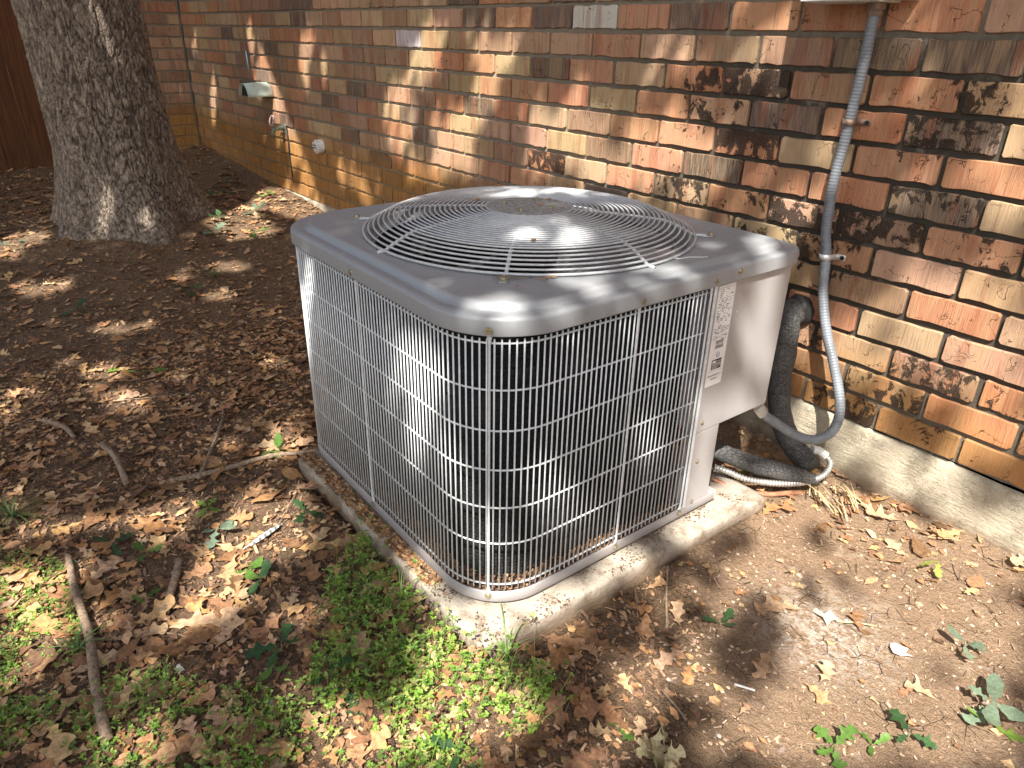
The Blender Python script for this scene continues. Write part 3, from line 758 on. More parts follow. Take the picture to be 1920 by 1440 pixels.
# crown: leaves fill the canopy except for its gaps, which let the sun through in the patches seen on the ground and wall
GAPS = np.array([(-2.67,-2.24,0.00,0.05,0.08,-0.13),(-2.52,-2.05,0.06,0.00,-0.01,-0.06),(-2.16,-2.25,0.08,0.00,-0.00,-0.12),(-1.56,-2.07,0.10,0.00,0.02,-0.11),(-1.27,-2.02,0.18,0.00,0.01,-0.05),(-1.17,-2.06,0.15,0.00,0.01,-0.05),(-1.34,-2.13,0.21,0.01,0.02,-0.08),(-1.08,-2.22,0.12,0.01,0.03,-0.11),(-0.80,-2.02,0.14,0.00,0.02,-0.05),(-0.81,-2.06,0.08,0.00,0.02,-0.05),(-0.81,-2.16,0.10,0.00,0.05,-0.14),(-0.48,-2.08,0.05,0.00,0.02,-0.05),(-0.84,-2.31,0.14,0.01,0.03,-0.09),(-0.61,-2.08,0.06,0.00,0.02,-0.05),(-0.36,-2.10,0.05,0.00,0.02,-0.05),(-0.61,-2.41,0.15,0.01,0.03,-0.08),(-0.28,-2.37,0.19,0.02,0.03,-0.06),(-0.01,-2.37,0.12,0.01,0.03,-0.06),(0.12,-2.14,0.13,0.01,0.03,-0.05),(0.10,-2.19,0.14,0.01,0.03,-0.05),(0.15,-2.27,0.10,0.01,0.03,-0.05),(0.23,-2.17,0.06,0.00,0.03,-0.05),(0.29,-2.01,0.12,0.00,0.03,-0.04),(0.64,-2.01,0.13,0.00,0.04,-0.04),(0.23,-2.05,0.11,0.00,0.03,-0.05),(0.68,-2.05,0.16,0.00,0.04,-0.04),(0.29,-2.09,0.07,0.00,0.03,-0.04),(0.67,-2.09,0.08,0.00,0.03,-0.04),(0.65,-2.14,0.13,0.01,0.03,-0.04),(0.57,-2.22,0.13,0.01,0.03,-0.04),(0.61,-2.18,0.13,0.01,0.03,-0.04),(0.42,-2.19,0.07,0.00,0.03,-0.04),(1.02,-2.14,0.13,0.01,0.04,-0.04),(1.19,-2.14,0.12,0.01,0.04,-0.04),(1.14,-2.09,0.05,0.00,0.04,-0.04),(1.15,-2.18,0.13,0.01,0.04,-0.04),(1.10,-2.22,0.13,0.01,0.04,-0.04),(1.27,-2.22,0.13,0.01,0.04,-0.04),(0.68,-2.26,0.12,0.01,0.03,-0.04),(0.54,-2.28,0.09,0.01,0.03,-0.04),(0.34,-2.30,0.09,0.01,0.03,-0.05),(1.45,-2.14,0.05,0.00,0.04,-0.04),(1.58,-2.14,0.11,0.01,0.04,-0.04),(1.52,-2.18,0.12,0.01,0.04,-0.04),(1.67,-2.17,0.08,0.01,0.04,-0.04),(1.44,-2.21,0.09,0.01,0.04,-0.04),(1.66,-2.20,0.07,0.01,0.04,-0.04),(1.72,-2.01,0.05,0.00,0.04,-0.04),(1.99,-2.22,0.07,0.01,0.04,-0.04),(2.34,-2.13,0.05,0.01,0.04,-0.03),(2.28,-2.14,0.05,0.01,0.04,-0.03),(2.44,-2.38,0.10,0.03,0.04,-0.03),(2.50,-2.33,0.09,0.02,0.05,-0.04),(2.60,-2.35,0.05,0.01,0.06,-0.05),(2.31,-2.39,0.07,0.02,0.05,-0.05),(2.29,-2.42,0.05,0.01,0.07,-0.06),(2.61,-3.10,0.16,-0.60,-0.19,0.93),(2.65,-3.12,0.14,-0.84,0.14,-0.71),(2.65,-2.42,0.07,0.02,0.08,-0.07),(2.68,-2.49,0.05,0.01,0.05,0.08),(2.61,-2.52,0.06,0.02,0.06,-0.05),(2.39,-2.50,0.05,0.02,0.04,-0.04),(2.52,-2.29,0.05,0.01,0.04,-0.03),(2.42,-2.30,0.06,0.01,0.04,-0.03),(2.33,-2.29,0.05,0.01,0.04,-0.03),(1.99,-3.18,0.04,0.05,0.05,-0.03),(2.08,-3.18,0.03,0.05,0.06,-0.04),(2.15,-3.14,0.01,0.06,0.04,-0.04),(2.13,-2.97,0.04,0.05,0.04,-0.04),(2.13,-2.84,0.05,0.07,0.05,-0.06),(2.05,-2.64,0.03,0.05,0.04,-0.05),(2.10,-2.50,0.03,0.05,0.05,-0.07),(1.58,-3.14,0.03,0.05,0.05,-0.03),(2.05,-2.97,0.03,0.05,0.04,-0.04),(1.58,-2.74,0.04,0.06,0.08,-0.06),(1.62,-2.57,0.06,0.09,0.07,-0.06),(1.40,-2.70,0.05,0.08,0.05,-0.04),(1.91,-2.89,0.06,0.09,0.05,-0.04),(1.48,-2.97,0.03,0.05,0.05,-0.03),(1.83,-2.62,0.03,0.05,0.04,-0.04),(1.93,-3.30,0.05,0.01,0.03,-0.05),(2.04,-3.31,0.07,0.02,0.04,-0.05),(2.06,-3.39,0.05,0.02,0.03,-0.05),(2.18,-3.40,0.05,0.02,0.04,-0.05),(2.30,-3.45,0.08,0.04,0.04,-0.05),(2.37,-3.46,0.03,0.08,0.04,-0.04),(2.29,-3.31,0.01,0.05,0.04,-0.04),(2.35,-3.28,0.02,0.07,0.04,-0.04),(2.31,-3.05,0.01,0.05,0.04,-0.04),(2.57,-3.33,0.47,-0.75,0.10,-0.14),(2.23,-2.65,0.01,0.08,0.06,-0.04),(2.30,-2.81,0.02,0.10,0.04,-0.03),(2.36,-2.95,0.01,0.05,0.05,-0.04),(2.17,-2.65,0.01,0.14,0.05,-0.03),(2.47,-3.04,0.16,-0.31,-0.35,0.79),(2.42,-2.81,0.01,0.16,-0.01,0.06),(2.36,-2.52,0.05,0.02,0.04,-0.04),(-0.79,-2.81,0.10,0.11,0.22,-0.09),(-0.90,-2.62,0.16,0.15,0.21,-0.09),(-0.54,-2.59,0.12,0.11,0.14,-0.07),(-0.42,-2.94,0.11,0.14,0.17,-0.07),(-0.77,-3.81,0.07,0.11,0.15,-0.02),(-0.69,-3.91,0.05,0.08,0.17,-0.02),(-0.10,-3.91,0.06,0.09,0.09,-0.01),(-0.11,-3.82,0.04,0.06,0.09,-0.02),(0.07,-3.20,0.05,0.08,0.09,-0.03),(0.39,-3.36,0.05,0.07,0.07,-0.02),(0.09,-3.41,0.03,0.05,0.05,-0.02),(0.49,-3.77,0.05,0.07,0.08,-0.02),(0.54,-3.66,0.03,0.05,0.05,-0.01),(1.53,-3.32,0.07,0.01,0.02,-0.05),(0.85,-3.85,0.05,0.07,0.08,-0.02),(0.98,-3.90,0.04,0.06,0.06,-0.01),(1.09,-3.86,0.05,0.07,0.07,-0.02),(0.72,-3.94,0.03,0.05,0.05,-0.01),(0.98,-3.69,0.03,0.04,0.05,-0.02),(1.08,-3.42,0.03,0.05,0.07,-0.03),(1.56,-3.39,0.06,0.01,0.02,-0.05),(0.86,-4.07,0.04,0.05,0.05,-0.01),(0.92,-4.13,0.03,0.04,0.10,-0.01),(1.56,-3.67,0.06,0.09,0.07,-0.03),(1.52,-3.59,0.04,0.06,0.07,-0.03),(1.46,-3.72,0.03,0.05,0.05,-0.02),(1.80,-3.77,0.08,0.10,0.11,-0.04),(1.82,-3.87,0.08,0.10,0.13,-0.04),(1.72,-3.95,0.09,0.11,0.06,-0.02),(1.94,-3.77,0.05,0.06,0.09,-0.04),(1.98,-3.89,0.05,0.07,0.09,-0.03),(2.03,-3.95,0.04,0.05,0.05,-0.02),(2.06,-4.01,0.03,0.04,0.05,-0.01),(1.62,-4.09,0.08,0.10,0.05,-0.01),(1.42,-4.18,0.04,0.05,0.06,-0.01),(1.79,-4.13,0.04,0.06,0.05,-0.01),(1.96,-4.19,0.03,0.04,0.05,-0.01),(1.81,-4.20,0.05,0.07,0.11,-0.01),(1.97,-4.23,0.04,0.05,0.07,-0.01),(2.14,-4.06,0.04,0.05,0.05,-0.01),(2.26,-4.11,0.04,0.05,0.05,-0.01),(2.26,-4.14,0.03,0.04,0.05,-0.01),(2.16,-3.82,0.03,0.04,0.05,-0.02),(1.93,-4.14,0.03,0.04,0.05,-0.01),(2.21,-3.57,0.03,0.04,0.05,-0.03),(2.29,-3.59,0.03,0.04,0.05,-0.03),(2.39,-3.57,0.04,0.05,0.05,-0.04),(2.43,-3.53,0.04,0.05,0.04,-0.03),(2.41,-3.63,0.05,0.06,0.06,-0.04),(2.50,-3.65,0.05,0.07,0.05,-0.04),(2.49,-3.73,0.05,0.07,0.06,-0.04),(2.57,-3.70,0.05,0.06,0.05,-0.03),(2.52,-3.80,0.05,0.07,0.05,-0.03),(2.50,-3.85,0.05,0.06,0.05,-0.03),(2.42,-3.85,0.03,0.04,0.06,-0.03),(2.44,-3.91,0.04,0.05,0.05,-0.02),(2.33,-3.89,0.03,0.04,0.05,-0.02),(2.56,-3.61,0.03,0.04,0.04,-0.03),(2.44,-3.38,0.05,0.06,0.04,-0.04),(2.45,-3.24,0.05,0.06,0.04,-0.04),(2.44,-3.48,0.04,0.05,0.04,-0.04),(2.45,-3.06,0.06,0.08,0.03,-0.04),(2.45,-2.91,0.05,0.06,0.03,-0.04),(2.48,-3.47,0.03,0.04,0.04,-0.04),(2.51,-2.83,0.06,0.08,0.06,-0.09),(2.57,-2.71,0.06,0.08,0.07,-0.11),(2.67,-2.68,0.07,0.09,0.06,-0.11),(2.78,-2.67,0.07,0.09,0.05,-0.11),(2.90,-2.68,0.06,0.08,0.04,-0.10),(2.60,-2.96,0.05,0.07,0.05,-0.07),(2.57,-3.05,0.03,0.04,0.04,-0.05),(2.67,-2.89,0.06,0.08,0.04,-0.08),(2.77,-2.85,0.05,0.06,0.04,-0.08),(2.88,-2.80,0.05,0.07,0.03,-0.08),(2.98,-2.81,0.04,0.06,0.03,-0.09),(2.70,-3.06,0.03,0.04,0.04,-0.06),(2.76,-3.02,0.04,0.05,0.05,-0.08),(2.83,-2.98,0.04,0.06,0.03,-0.06),(2.91,-2.96,0.05,0.07,0.03,-0.06),(3.01,-2.95,0.05,0.07,0.02,-0.06),(2.78,-3.16,0.03,0.04,0.03,-0.05),(2.84,-3.11,0.04,0.05,0.03,-0.06),(2.92,-3.09,0.05,0.06,0.03,-0.05),(3.00,-3.06,0.05,0.07,0.02,-0.05),(3.07,-3.05,0.03,0.04,0.02,-0.06),(2.74,-3.34,0.03,0.04,0.03,-0.04),(2.80,-3.34,0.04,0.05,0.03,-0.04),(2.83,-3.25,0.04,0.05,0.03,-0.05),(2.89,-3.21,0.04,0.05,0.03,-0.05),(2.86,-3.35,0.04,0.06,0.03,-0.05),(2.92,-3.30,0.04,0.06,0.03,-0.05),(2.97,-3.20,0.04,0.06,0.03,-0.06),(3.04,-3.15,0.04,0.05,0.02,-0.05),(2.80,-3.42,0.03,0.04,0.03,-0.04),(2.61,-3.44,0.03,0.04,0.04,-0.04),(2.55,-3.25,0.03,0.04,0.04,-0.04),(2.57,-3.18,0.03,0.04,0.03,-0.04),(2.78,-3.10,0.04,0.06,0.04,-0.07),(2.83,-3.13,0.04,0.05,0.04,-0.07),(2.81,-3.24,0.03,0.04,0.03,-0.05),(2.88,-2.55,0.05,0.03,0.07,-0.05),(2.86,-2.59,0.05,0.06,0.05,-0.10),(2.57,-2.52,0.05,0.02,0.04,-0.03),(2.69,-2.53,0.06,0.03,0.05,-0.04),(2.82,-2.54,0.05,0.03,0.06,-0.04),(2.81,-2.82,0.05,0.06,0.04,-0.08),(2.94,-2.85,0.04,0.06,0.03,-0.09),(-0.60,-3.39,0.01,0.05,0.04,-0.07),(-0.56,-3.43,0.01,0.05,0.03,-0.06),(-0.46,-3.29,0.02,0.07,0.03,-0.05),(-0.50,-3.27,0.01,0.05,0.03,-0.05),(-0.39,-3.24,0.02,0.08,0.03,-0.05),(-0.49,-3.03,0.01,0.05,0.03,-0.05),(-0.81,-3.02,0.01,0.05,0.03,-0.05),(-0.51,-3.54,0.01,0.05,0.03,-0.05)])
ZC = 4.3
def gap_at(cx, cy, soft=1.0):
    """nearest gap value: <1 inside (elliptical)"""
    best = np.full(cx.shape, 9.0)
    for gx, gy, ax, ay, bx, by in GAPS:
        det = ax * by - ay * bx
        if abs(det) < 2e-4:
            # thin gap seen edge on: pad it
            n = math.hypot(ax, ay) + math.hypot(bx, by) + 1e-9
            ax, ay, bx, by = (ax + bx), (ay + by), -(ay + by) * 0.03 / n, (ax + bx) * 0.03 / n
            det = ax * by - ay * bx
        dx, dy = cx - gx, cy - gy
        s = (dx * by - dy * bx) / det; t = (ax * dy - ay * dx) / det
        best = np.minimum(best, s * s + t * t)
    return best
NL = 125000
px = rng.uniform(-5.2, 5.2, NL); py = rng.uniform(-6.6, -1.0, NL)
pz = rng.uniform(-0.35, 0.4, NL) + ZC + 0.5 * 0
# keep the crown's own outline uneven
edge = np.array([noise.noise(Vector((x * .8, y * .8, 4))) for x, y in zip(px, py)])
gp = gap_at(px, py)
rr = np.array([noise.noise(Vector((x * 3.2, y * 3.2, 1))) for x, y in zip(px, py)])
keep = (gp > 1.0 + 0.25 * rr) & (py < -1.35 + 0.25 * edge) & (py > -5.6 + .5 * edge)
thin = rng.random(NL) < 0.965
keep &= thin
# the crown is thinner over the right of the wall and over the cabinet, where the photograph shows half shade
half = (px > 1.25) & (px < 3.05) & (py > -2.42) & (py < -1.80)
keep &= ~(half & (rng.random(NL) > 0.40))
veil = (gp <= 1.0) & (px > 1.3) & (px < 2.2) & (py > -3.25) & (py < -2.42) & (rng.random(NL) < 0.13)
keep |= veil
px, py, pz = px[keep], py[keep], pz[keep]
# the leaf sits on the sun line through (px, py, ZC)
k = (pz - ZC) / SUN.z
cx_, cy_ = px + SUN.x * k, py + SUN.y * k
n = len(px)
sz = rng.uniform(0.028, 0.045, n)
ang = rng.uniform(0, 2 * np.pi, n)
nrm = np.array([SUN.x, SUN.y, SUN.z]) * 0.9 + rng.normal(0, 0.35, (n, 3))
nrm /= np.linalg.norm(nrm, axis=1, keepdims=True)
ref = np.stack([np.cos(ang), np.sin(ang), 0.2 * np.sin(ang * 3)], -1)
t1 = np.cross(nrm, ref); t1 /= np.linalg.norm(t1, axis=1, keepdims=True)
t2 = np.cross(nrm, t1)
cc = np.stack([cx_, cy_, pz], -1)
shape = [(-1.25, 0.0), (-.55, .55), (.1, .42), (.6, .62), (1.25, 0.0), (.6, -.6), (.1, -.4), (-.55, -.5)]
Vc = np.stack([cc + (t1 * a + t2 * b) * sz[:, None] for a, b in shape], 1).reshape(-1, 3)
B = np.arange(n)[:, None] * 8
Fc = np.concatenate([B + np.array([0, 1, 2, 7]), B + np.array([2, 3, 6, 7]), B + np.array([3, 4, 5, 6])], 0)
me = npmesh('foliage', Vc - np.array([TX, TY, 0.05]), Fc, M_CANOPY)
gcol = np.stack([rng.uniform(.05, .09, n), rng.uniform(.11, .17, n), rng.uniform(.025, .04, n), np.ones(n)], -1)
vcol(me, np.repeat(gcol, 8, 0))
tag(obj('foliage', me, tree), kind='stuff')

# ------------------------------------------------------------------ concrete pad
def rrect(a0, a1, b0, b1, r, z, seg=6, div=24, wob=0.0):
    out = []
    for cx, cy, s0 in ((a1 - r, b1 - r, 0), (a0 + r, b1 - r, 90), (a0 + r, b0 + r, 180), (a1 - r, b0 + r, 270)):
        for k in range(seg + 1):
            an = math.radians(s0 + 90 * k / seg)
            out.append(Vector((cx + r * math.cos(an), cy + r * math.sin(an), z)))
        nxt = None
    # subdivide the straight sides
    res = []
    for i, p in enumerate(out):
        q = out[(i + 1) % len(out)]
        res.append(p)
        if (q - p).length > 0.1:
            for k in range(1, div): res.append(p.lerp(q, k / div))
    if wob:
        res = [p + Vector((noise.noise(p * 9), noise.noise(p * 9 + Vector((4, 4, 4))), 0.4 * noise.noise(p * 14))) * wob for p in res]
    return res
def loft(loops, mat, name, cap0=False, cap1=False, smooth=True):
    n = len(loops[0]); vs_ = [p for l in loops for p in l]; fs_ = []
    for j in range(len(loops) - 1):
        fs_ += [(j*n + i, j*n + (i+1) % n, (j+1)*n + (i+1) % n, (j+1)*n + i) for i in range(n)]
    if cap0: fs_.append(tuple(range(n - 1, -1, -1)))
    if cap1: fs_.append(tuple((len(loops)-1)*n + k for k in range(n)))
    return mesh(name, vs_, fs_, mat, smooth)
pa = dict(a0=-0.385, a1=0.396, b0=-1.048, b1=-0.270)
def pl(ins, z, r, wob=0.003): return rrect(pa['a0'] + ins, pa['a1'] - ins, pa['b0'] + ins, pa['b1'] - ins, r, z, wob=wob)
def pl(ins, z, r, wob=0.0035):
    L_ = rrect(pa['a0'] + ins, pa['a1'] - ins, pa['b0'] + ins, pa['b1'] - ins, r, z, div=60, wob=0)
    out = []
    for p in L_:
        q = Vector((p.x + (.042 * (p.y + .68) - .006) * max(0, p.x) / .39, p.y, p.z))
        nn = Vector((noise.noise(p * 11), noise.noise(p * 11 + Vector((4, 4, 4))), .5 * noise.noise(p * 18))) * wob
        chip = max(0, noise.noise(Vector((p.x * 30, p.y * 30, 2))) - .25) * .016 * (wob > .002) * (-.02 < z < -.002)
        out.append(q + nn - Vector((math.copysign(chip, p.x), math.copysign(chip, p.y + .66), 0)))
    return out
pad = obj('concrete_pad', loft([pl(0, -0.10, .015), pl(0, -0.03, .015), pl(.0005, -0.008, .015), pl(.003, -0.003, .015), pl(.009, -0.0008, .012), pl(.03, -0.0005, .012, .001), pl(.06, -0.0015, .02, .001)], M_PAD, 'concrete_pad', False, True))
tag(pad, 'square grey concrete pad under the air conditioner, speckled with soil', 'concrete pad')

# ------------------------------------------------------------------ air conditioner
UX, UY, UR = -0.054, -0.613, -0.0189
ac = empty('air_conditioner', (UX, UY, 0), UR)
tag(ac, 'square grey outdoor air conditioner with wire coil guard and round fan grille on top', 'air conditioner')
H = 0.400
def path_rr(a, r, spacing, start=None, end=None):
    """points at even spacing along the rounded square (half size a), counter clockwise from (a, start) going -y? returns (x, y, angle)"""
    # go from right face (x=+a, y=0.112) down to the front corner, along the front face, round the left corner and up the left face
    s_ = a - r
    segs = [('l', (a, 0.112), (a, -s_)), ('c', (s_, -s_), 0, -90), ('l', (s_, -a), (-s_, -a)), ('c', (-s_, -s_), 270, 180), ('l', (-a, -s_), (-a, s_)), ('c', (-s_, s_), 180, 90), ('l', (-s_, a), (0.1, a))]
    pts = []
    def length(sg):
        if sg[0] == 'l': return math.dist(sg[1], sg[2])
        return r * math.radians(abs(sg[3] - sg[2]))
    tot = sum(length(q) for q in segs)
    n = int(tot / spacing)
    for k in range(n + 1):
        d = k * spacing
        for sg in segs:
            L = length(sg)
            if d <= L + 1e-9:
                if sg[0] == 'l':
                    t = d / L; x = sg[1][0] + (sg[2][0] - sg[1][0]) * t; y = sg[1][1] + (sg[2][1] - sg[1][1]) * t
                    dx, dy = (sg[2][0] - sg[1][0]) / L, (sg[2][1] - sg[1][1]) / L
                    nx_, ny_ = dy * -1, dx
                    nn = (-dy, dx)
                    nn = (-nn[0], -nn[1]) if (nn[0] * x + nn[1] * y) < 0 else nn
                    an = math.atan2(nn[1], nn[0])
                else:
                    an = math.radians(sg[2] + (sg[3] - sg[2]) * d / L)
                    x = sg[1][0] + r * math.cos(an); y = sg[1][1] + r * math.sin(an)
                pts.append((x, y, an)); break
            d -= L
    return pts
RC = 0.125
# base pan
def sq(a, r, z):
    L_ = rrect(-a, a, -a, a, r, z, seg=14, div=24)
    return [Vector((p.x, min(p.y, .235 - (.3945 - a)) if p.x > .10 else p.y, p.z)) for p in L_]
pan_loops = [sq(.372, RC - .02, .010), sq(.380, RC - .015, .006), sq(.3925, RC - .006, .006), sq(.3945, RC - .004, .008), sq(.3945, RC - .004, .0285), sq(.3935, RC - .004, .030), sq(.3915, RC - .006, .030), sq(.3905, RC - .006, .028), sq(.3895, RC - .006, .021), sq(.330, RC - .03, .021)]
obj('base_pan', loft(pan_loops, M_PAN, 'base_pan', False, True), ac)
for x, y in ((.3, .3), (-.3, .3), (.3, -.3), (-.3, -.3)):
    mb = MB(); mb.disc((x, y), .03, 0.0, 0.0102, 16); obj('foot', mb.me('foot', M_BLACK), ac)
# coil: ribbed rows of fins following the guard
cp = path_rr(.358, .095, .006)
zs = []
z = 0.024
while z < 0.513:
    zs += [(z, 0.0), (z + .0030, .0016), (z + .0045, .0016), (z + .0060, 0.0)]
    z += 0.0075
Vc = []; 
for (z, dpt) in zs:
    row = int(z / 0.0747)
    tube_d = -0.004 if (z % 0.0747) < 0.006 else 0.0
    for i, (x, y, an) in enumerate(cp):
        rr_ = dpt * (0.7 + 0.6 * ((i * 7919 + int(z * 4000) * 104729) % 97) / 97.0) + tube_d
        Vc.append((x + math.cos(an) * rr_, y + math.sin(an) * rr_, z))
nc, nr = len(cp), len(zs)
I = np.arange(nc * nr).reshape(nr, nc)
F = np.stack([I[:-1, 1:], I[:-1, :-1], I[1:, :-1], I[1:, 1:]], -1).reshape(-1, 4)
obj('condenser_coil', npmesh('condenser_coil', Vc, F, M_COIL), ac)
# inner shell (dark) behind the coil and inner barrel under the fan
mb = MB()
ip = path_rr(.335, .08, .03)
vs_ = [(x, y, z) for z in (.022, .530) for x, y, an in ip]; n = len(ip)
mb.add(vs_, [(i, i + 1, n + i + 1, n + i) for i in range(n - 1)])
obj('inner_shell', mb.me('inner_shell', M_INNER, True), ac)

# coil guard
cg = empty('coil_guard', (0, 0, 0), 0, ac)
gpth = path_rr(.3935, RC, .0115)
zt, zb = 0.5125, 0.041
mb = MB(); mb.tube([(0, 0, zb - .006), (0, 0, zt + .005)], .00150, 6)
mew = mb.me('vertical_wire', M_WIRE, True)
for (x, y, an) in gpth[1:]:
    o = bpy.data.objects.new('vertical_wire', mew); o.location = (x + random.uniform(-.0003, .0003), y, 0); link(o, cg)
fine_p = path_rr(.3910, RC - .0025, .02)
for z in (zt - .003, .4305, .358, .284, .209, .134, zb + .003):
    mb = MB(); mb.tube([(x, y, z) for x, y, an in fine_p], .0018, 6)
    obj('horizontal_wire', mb.me('horizontal_wire', M_WIRE, True), cg)
def screw_me(nm='screw'):
    mb = MB(); mb.disc((0, 0), .0062, 0, .0012, 14); mb.disc((0, 0), .0043, .0012, .0042, 6, .0040)
    return mb.me(nm, M_ZINC)
ME_SCREW = screw_me()
def screw(parent, loc, nrm_):
    o = bpy.data.objects.new('screw', ME_SCREW); o.location = loc
    o.rotation_euler = Vector(nrm_).to_track_quat('Z', 'Y').to_euler(); return link(o, parent)
c45 = .3945 - RC + RC * math.sqrt(.5)
posts = [((.396, .112), (1, 0)), ((.396, -.077), (1, 0)), ((c45 + .0012, -c45 - .0012), (.7071, -.7071)), ((-.010, -.396), (0, -1)), ((-c45, -c45), (-.7071, -.7071))]
for (x, y), (nx_, ny_) in posts:
    tx, ty = -ny_, nx_
    mb = MB()
    w_ = .0036
    vs_ = []
    w_ = .0020
    for (z, ww, off) in ((.0300, .0040, -.001), (.036, .0036, 0), (.042, w_, .0006), (.300, w_, .0010), (.512, w_, .0006), (.5200, .0040, 0.0), (.531, .0045, .0068)):
        for a_, b_ in ((-ww, off - .0016), (-ww * .7, off + .001), (ww * .7, off + .001), (ww, off - .0016)):
            vs_.append((x + tx * a_ + nx_ * b_, y + ty * a_ + ny_ * b_, z))
    fs_ = [(j*4 + i, j*4 + i + 1, j*4 + i + 5, j*4 + i + 4) for j in range(6) for i in range(3)]
    mb.add(vs_, fs_)
    if abs(nx_ - 1) < .01 and y > 0:   # wide end channel beside the control panel
        mb.box(.3930, .3965, .1215, .1285, .030, .528, .001)
    obj('guard_post', mb.me('guard_post', M_WIRE, True), cg)
    e_ = .0025
    screw(ac, (x + nx_ * .0062, y + ny_ * .0062, .5335), (nx_, ny_, 0))
    screw(ac, (x + nx_ * .0000, y + ny_ * .0000, .0215), (nx_, ny_, 0))

# control compartment: upper panel and narrow lower column
def shell(name, x0, x1, y0, y1, z0, z1, mat, bev=.003, parent=ac):
    mb = MB(); mb.box(x0, x1, y0, y1, z0, z1, bev); return obj(name, mb.me(name, mat), parent)
shell('control_panel', .10, .3950, .1300, .3640, .2075, .5300, M_PANEL, .0018)
shell('lower_panel', .36, .3945, .1300, .2050, .0300, .2065, M_PANEL, .0015)
shell('back_panel', .02, .12, .20, .385, .030, .528, M_PANEL, .003)
for y, z in ((.145, .229), (.148, .137), (.150, .035)):
    screw(ac, (.3950, y, z), (1, 0, 0)).scale = (.7, .7, .7)
# rating label
lab = shell('rating_label', .3951, .3956, .1345, .1840, .3100, .5180, M_LABEL, 0)
pr = MB(); rp = random.Random(2)
XL = .39600
def ink(y0, y1, z0, z1, m=pr): m.add([(XL, y0, z0), (XL, y1, z0), (XL, y1, z1), (XL, y0, z1)], [(0, 1, 2, 3)])
z = .5135
for y in (.1362,): ink(.1362, .1822, z - .0004, z)
for k in range(34):
    z -= .0034 if k < 22 else .0030
    y = .1372 + rp.uniform(0, .003)
    if k in (20, 27): continue
    while y < .179:
        L = rp.choice((.002, .004, .006, .009)); 
        if rp.random() < .62: ink(y, min(y + L, .1815), z - .0013 * rp.uniform(.8, 1.4), z)
        y += L + rp.uniform(.0012, .005)
    if k > 30: break
# bar codes
for zz in (.3995, .3900):
    y = .148
    while y < .172: ww = rp.choice((.0004, .0007, .001)); ink(y, y + ww, zz, zz + .0075); y += ww + rp.choice((.0005, .0009))
obj('print', pr.me('print', M_INK), lab)
mb = MB(); mb.add([(XL, .1450, .3455), (XL, .1745, .3455), (XL, .1745, .3665), (XL, .1450, .3665)], [(0, 1, 2, 3)])
obj('print_block', mb.me('print_block', M_INKD), lab)
def text(parent, s, size, loc, mat, name='lettering', rot=(math.pi/2, 0, math.pi/2), bold=0.0):
    cu = bpy.data.curves.new(name, 'FONT'); cu.body = s; cu.size = size; cu.align_x = 'CENTER'; cu.resolution_u = 2; cu.offset = bold
    cu.materials.append(mat)
    o = bpy.data.objects.new(name, cu); o.location = loc; o.rotation_euler = rot; return link(o, parent)
mb = MB()
for a, b_, z0, z1 in ((.147, .158, .3595, .3640), (.159, .1735, .3612, .3622), (.147, .1735, .3565, .3578), (.147, .163, .3540, .3549), (.164, .1735, .3540, .3549), (.147, .173, .3512, .3520), (.147, .165, .3490, .3497), (.147, .162, .3470, .3477)):
    mb.add([(XL + .0003, a, z0), (XL + .0003, b_, z0), (XL + .0003, b_, z1), (XL + .0003, a, z1)], [(0, 1, 2, 3)])
obj('print_lines', mb.me('print_lines', M_LABEL), lab)
mb = MB()
ring = [(XL + .0002, .1600 + .0046 * math.cos(2*math.pi*k/24), .3765 + .0052 * math.sin(2*math.pi*k/24)) for k in range(25)]
mb.tube(ring, .00045, 4); obj('certification_mark', mb.me('certification_mark', M_INK), lab)
mb = MB()
for a, b_, z0, z1 in ((.1578, .1583, .3750, .3785), (.1593, .1598, .3750, .3785), (.1578, .1598, .3750, .3755), (.1606, .1611, .3745, .3780), (.1606, .1622, .3745, .3750)):
    mb.add([(XL, a, z0), (XL, b_, z0), (XL, b_, z1), (XL, a, z1)], [(0, 1, 2, 3)])
obj('certification_letters', mb.me('certification_letters', M_INK), lab)
mb = MB(); mb.add([(XL, .1370, .3422), (XL, .180, .3422), (XL, .180, .3426), (XL, .137, .3426)], [(0, 1, 2, 3)]); obj('print_rule', mb.me('print_rule', M_INK), lab)
mb = MB()
for z_, y_, ye in ((.3310, .1385, .1800), (.3235, .1490, .1690)):
    while y_ < ye:
        L_ = rp.uniform(.0009, .0017)
        if rp.random() < .88:
            h_ = rp.choice((.0026, .0026, .0036))
            mb.add([(XL, y_, z_), (XL, y_ + L_, z_), (XL, y_ + L_, z_ + h_), (XL, y_, z_ + h_)], [(0, 1, 2, 3)])
        y_ += L_ + .0005
obj('bold_print', mb.me('bold_print', M_INK), lab)

# top cover
N_ = 192
def ray_rr(a, r, th):
    c, s = math.cos(th), math.sin(th)
    if c > 0 and s > 0: r = max(.012, r - .090)   # the corner over the control box is tight
    t = a / max(abs(c), abs(s)); x, y = c * t, s * t
    if abs(x) > a - r and abs(y) > a - r:
        cx, cy = math.copysign(a - r, c), math.copysign(a - r, s)
        b_ = c * cx + s * cy; q = b_ * b_ - (cx * cx + cy * cy - r * r)
        t = b_ + math.sqrt(max(q, 0)); x, y = c * t, s * t
    return x, y
THS = []
for q in range(4):
    for k in range(N_ // 4):
        t = k / (N_ // 4) * 2 - 1
        THS.append(math.pi/2 * q + math.atan(math.copysign(abs(t) ** 0.85, t)))
def LR(a, r, z): return [Vector((*ray_rr(a, r, th), z)) for th in THS]
def LCc(R_, z): return [Vector((R_ * math.cos(th), R_ * math.sin(th), z)) for th in THS]
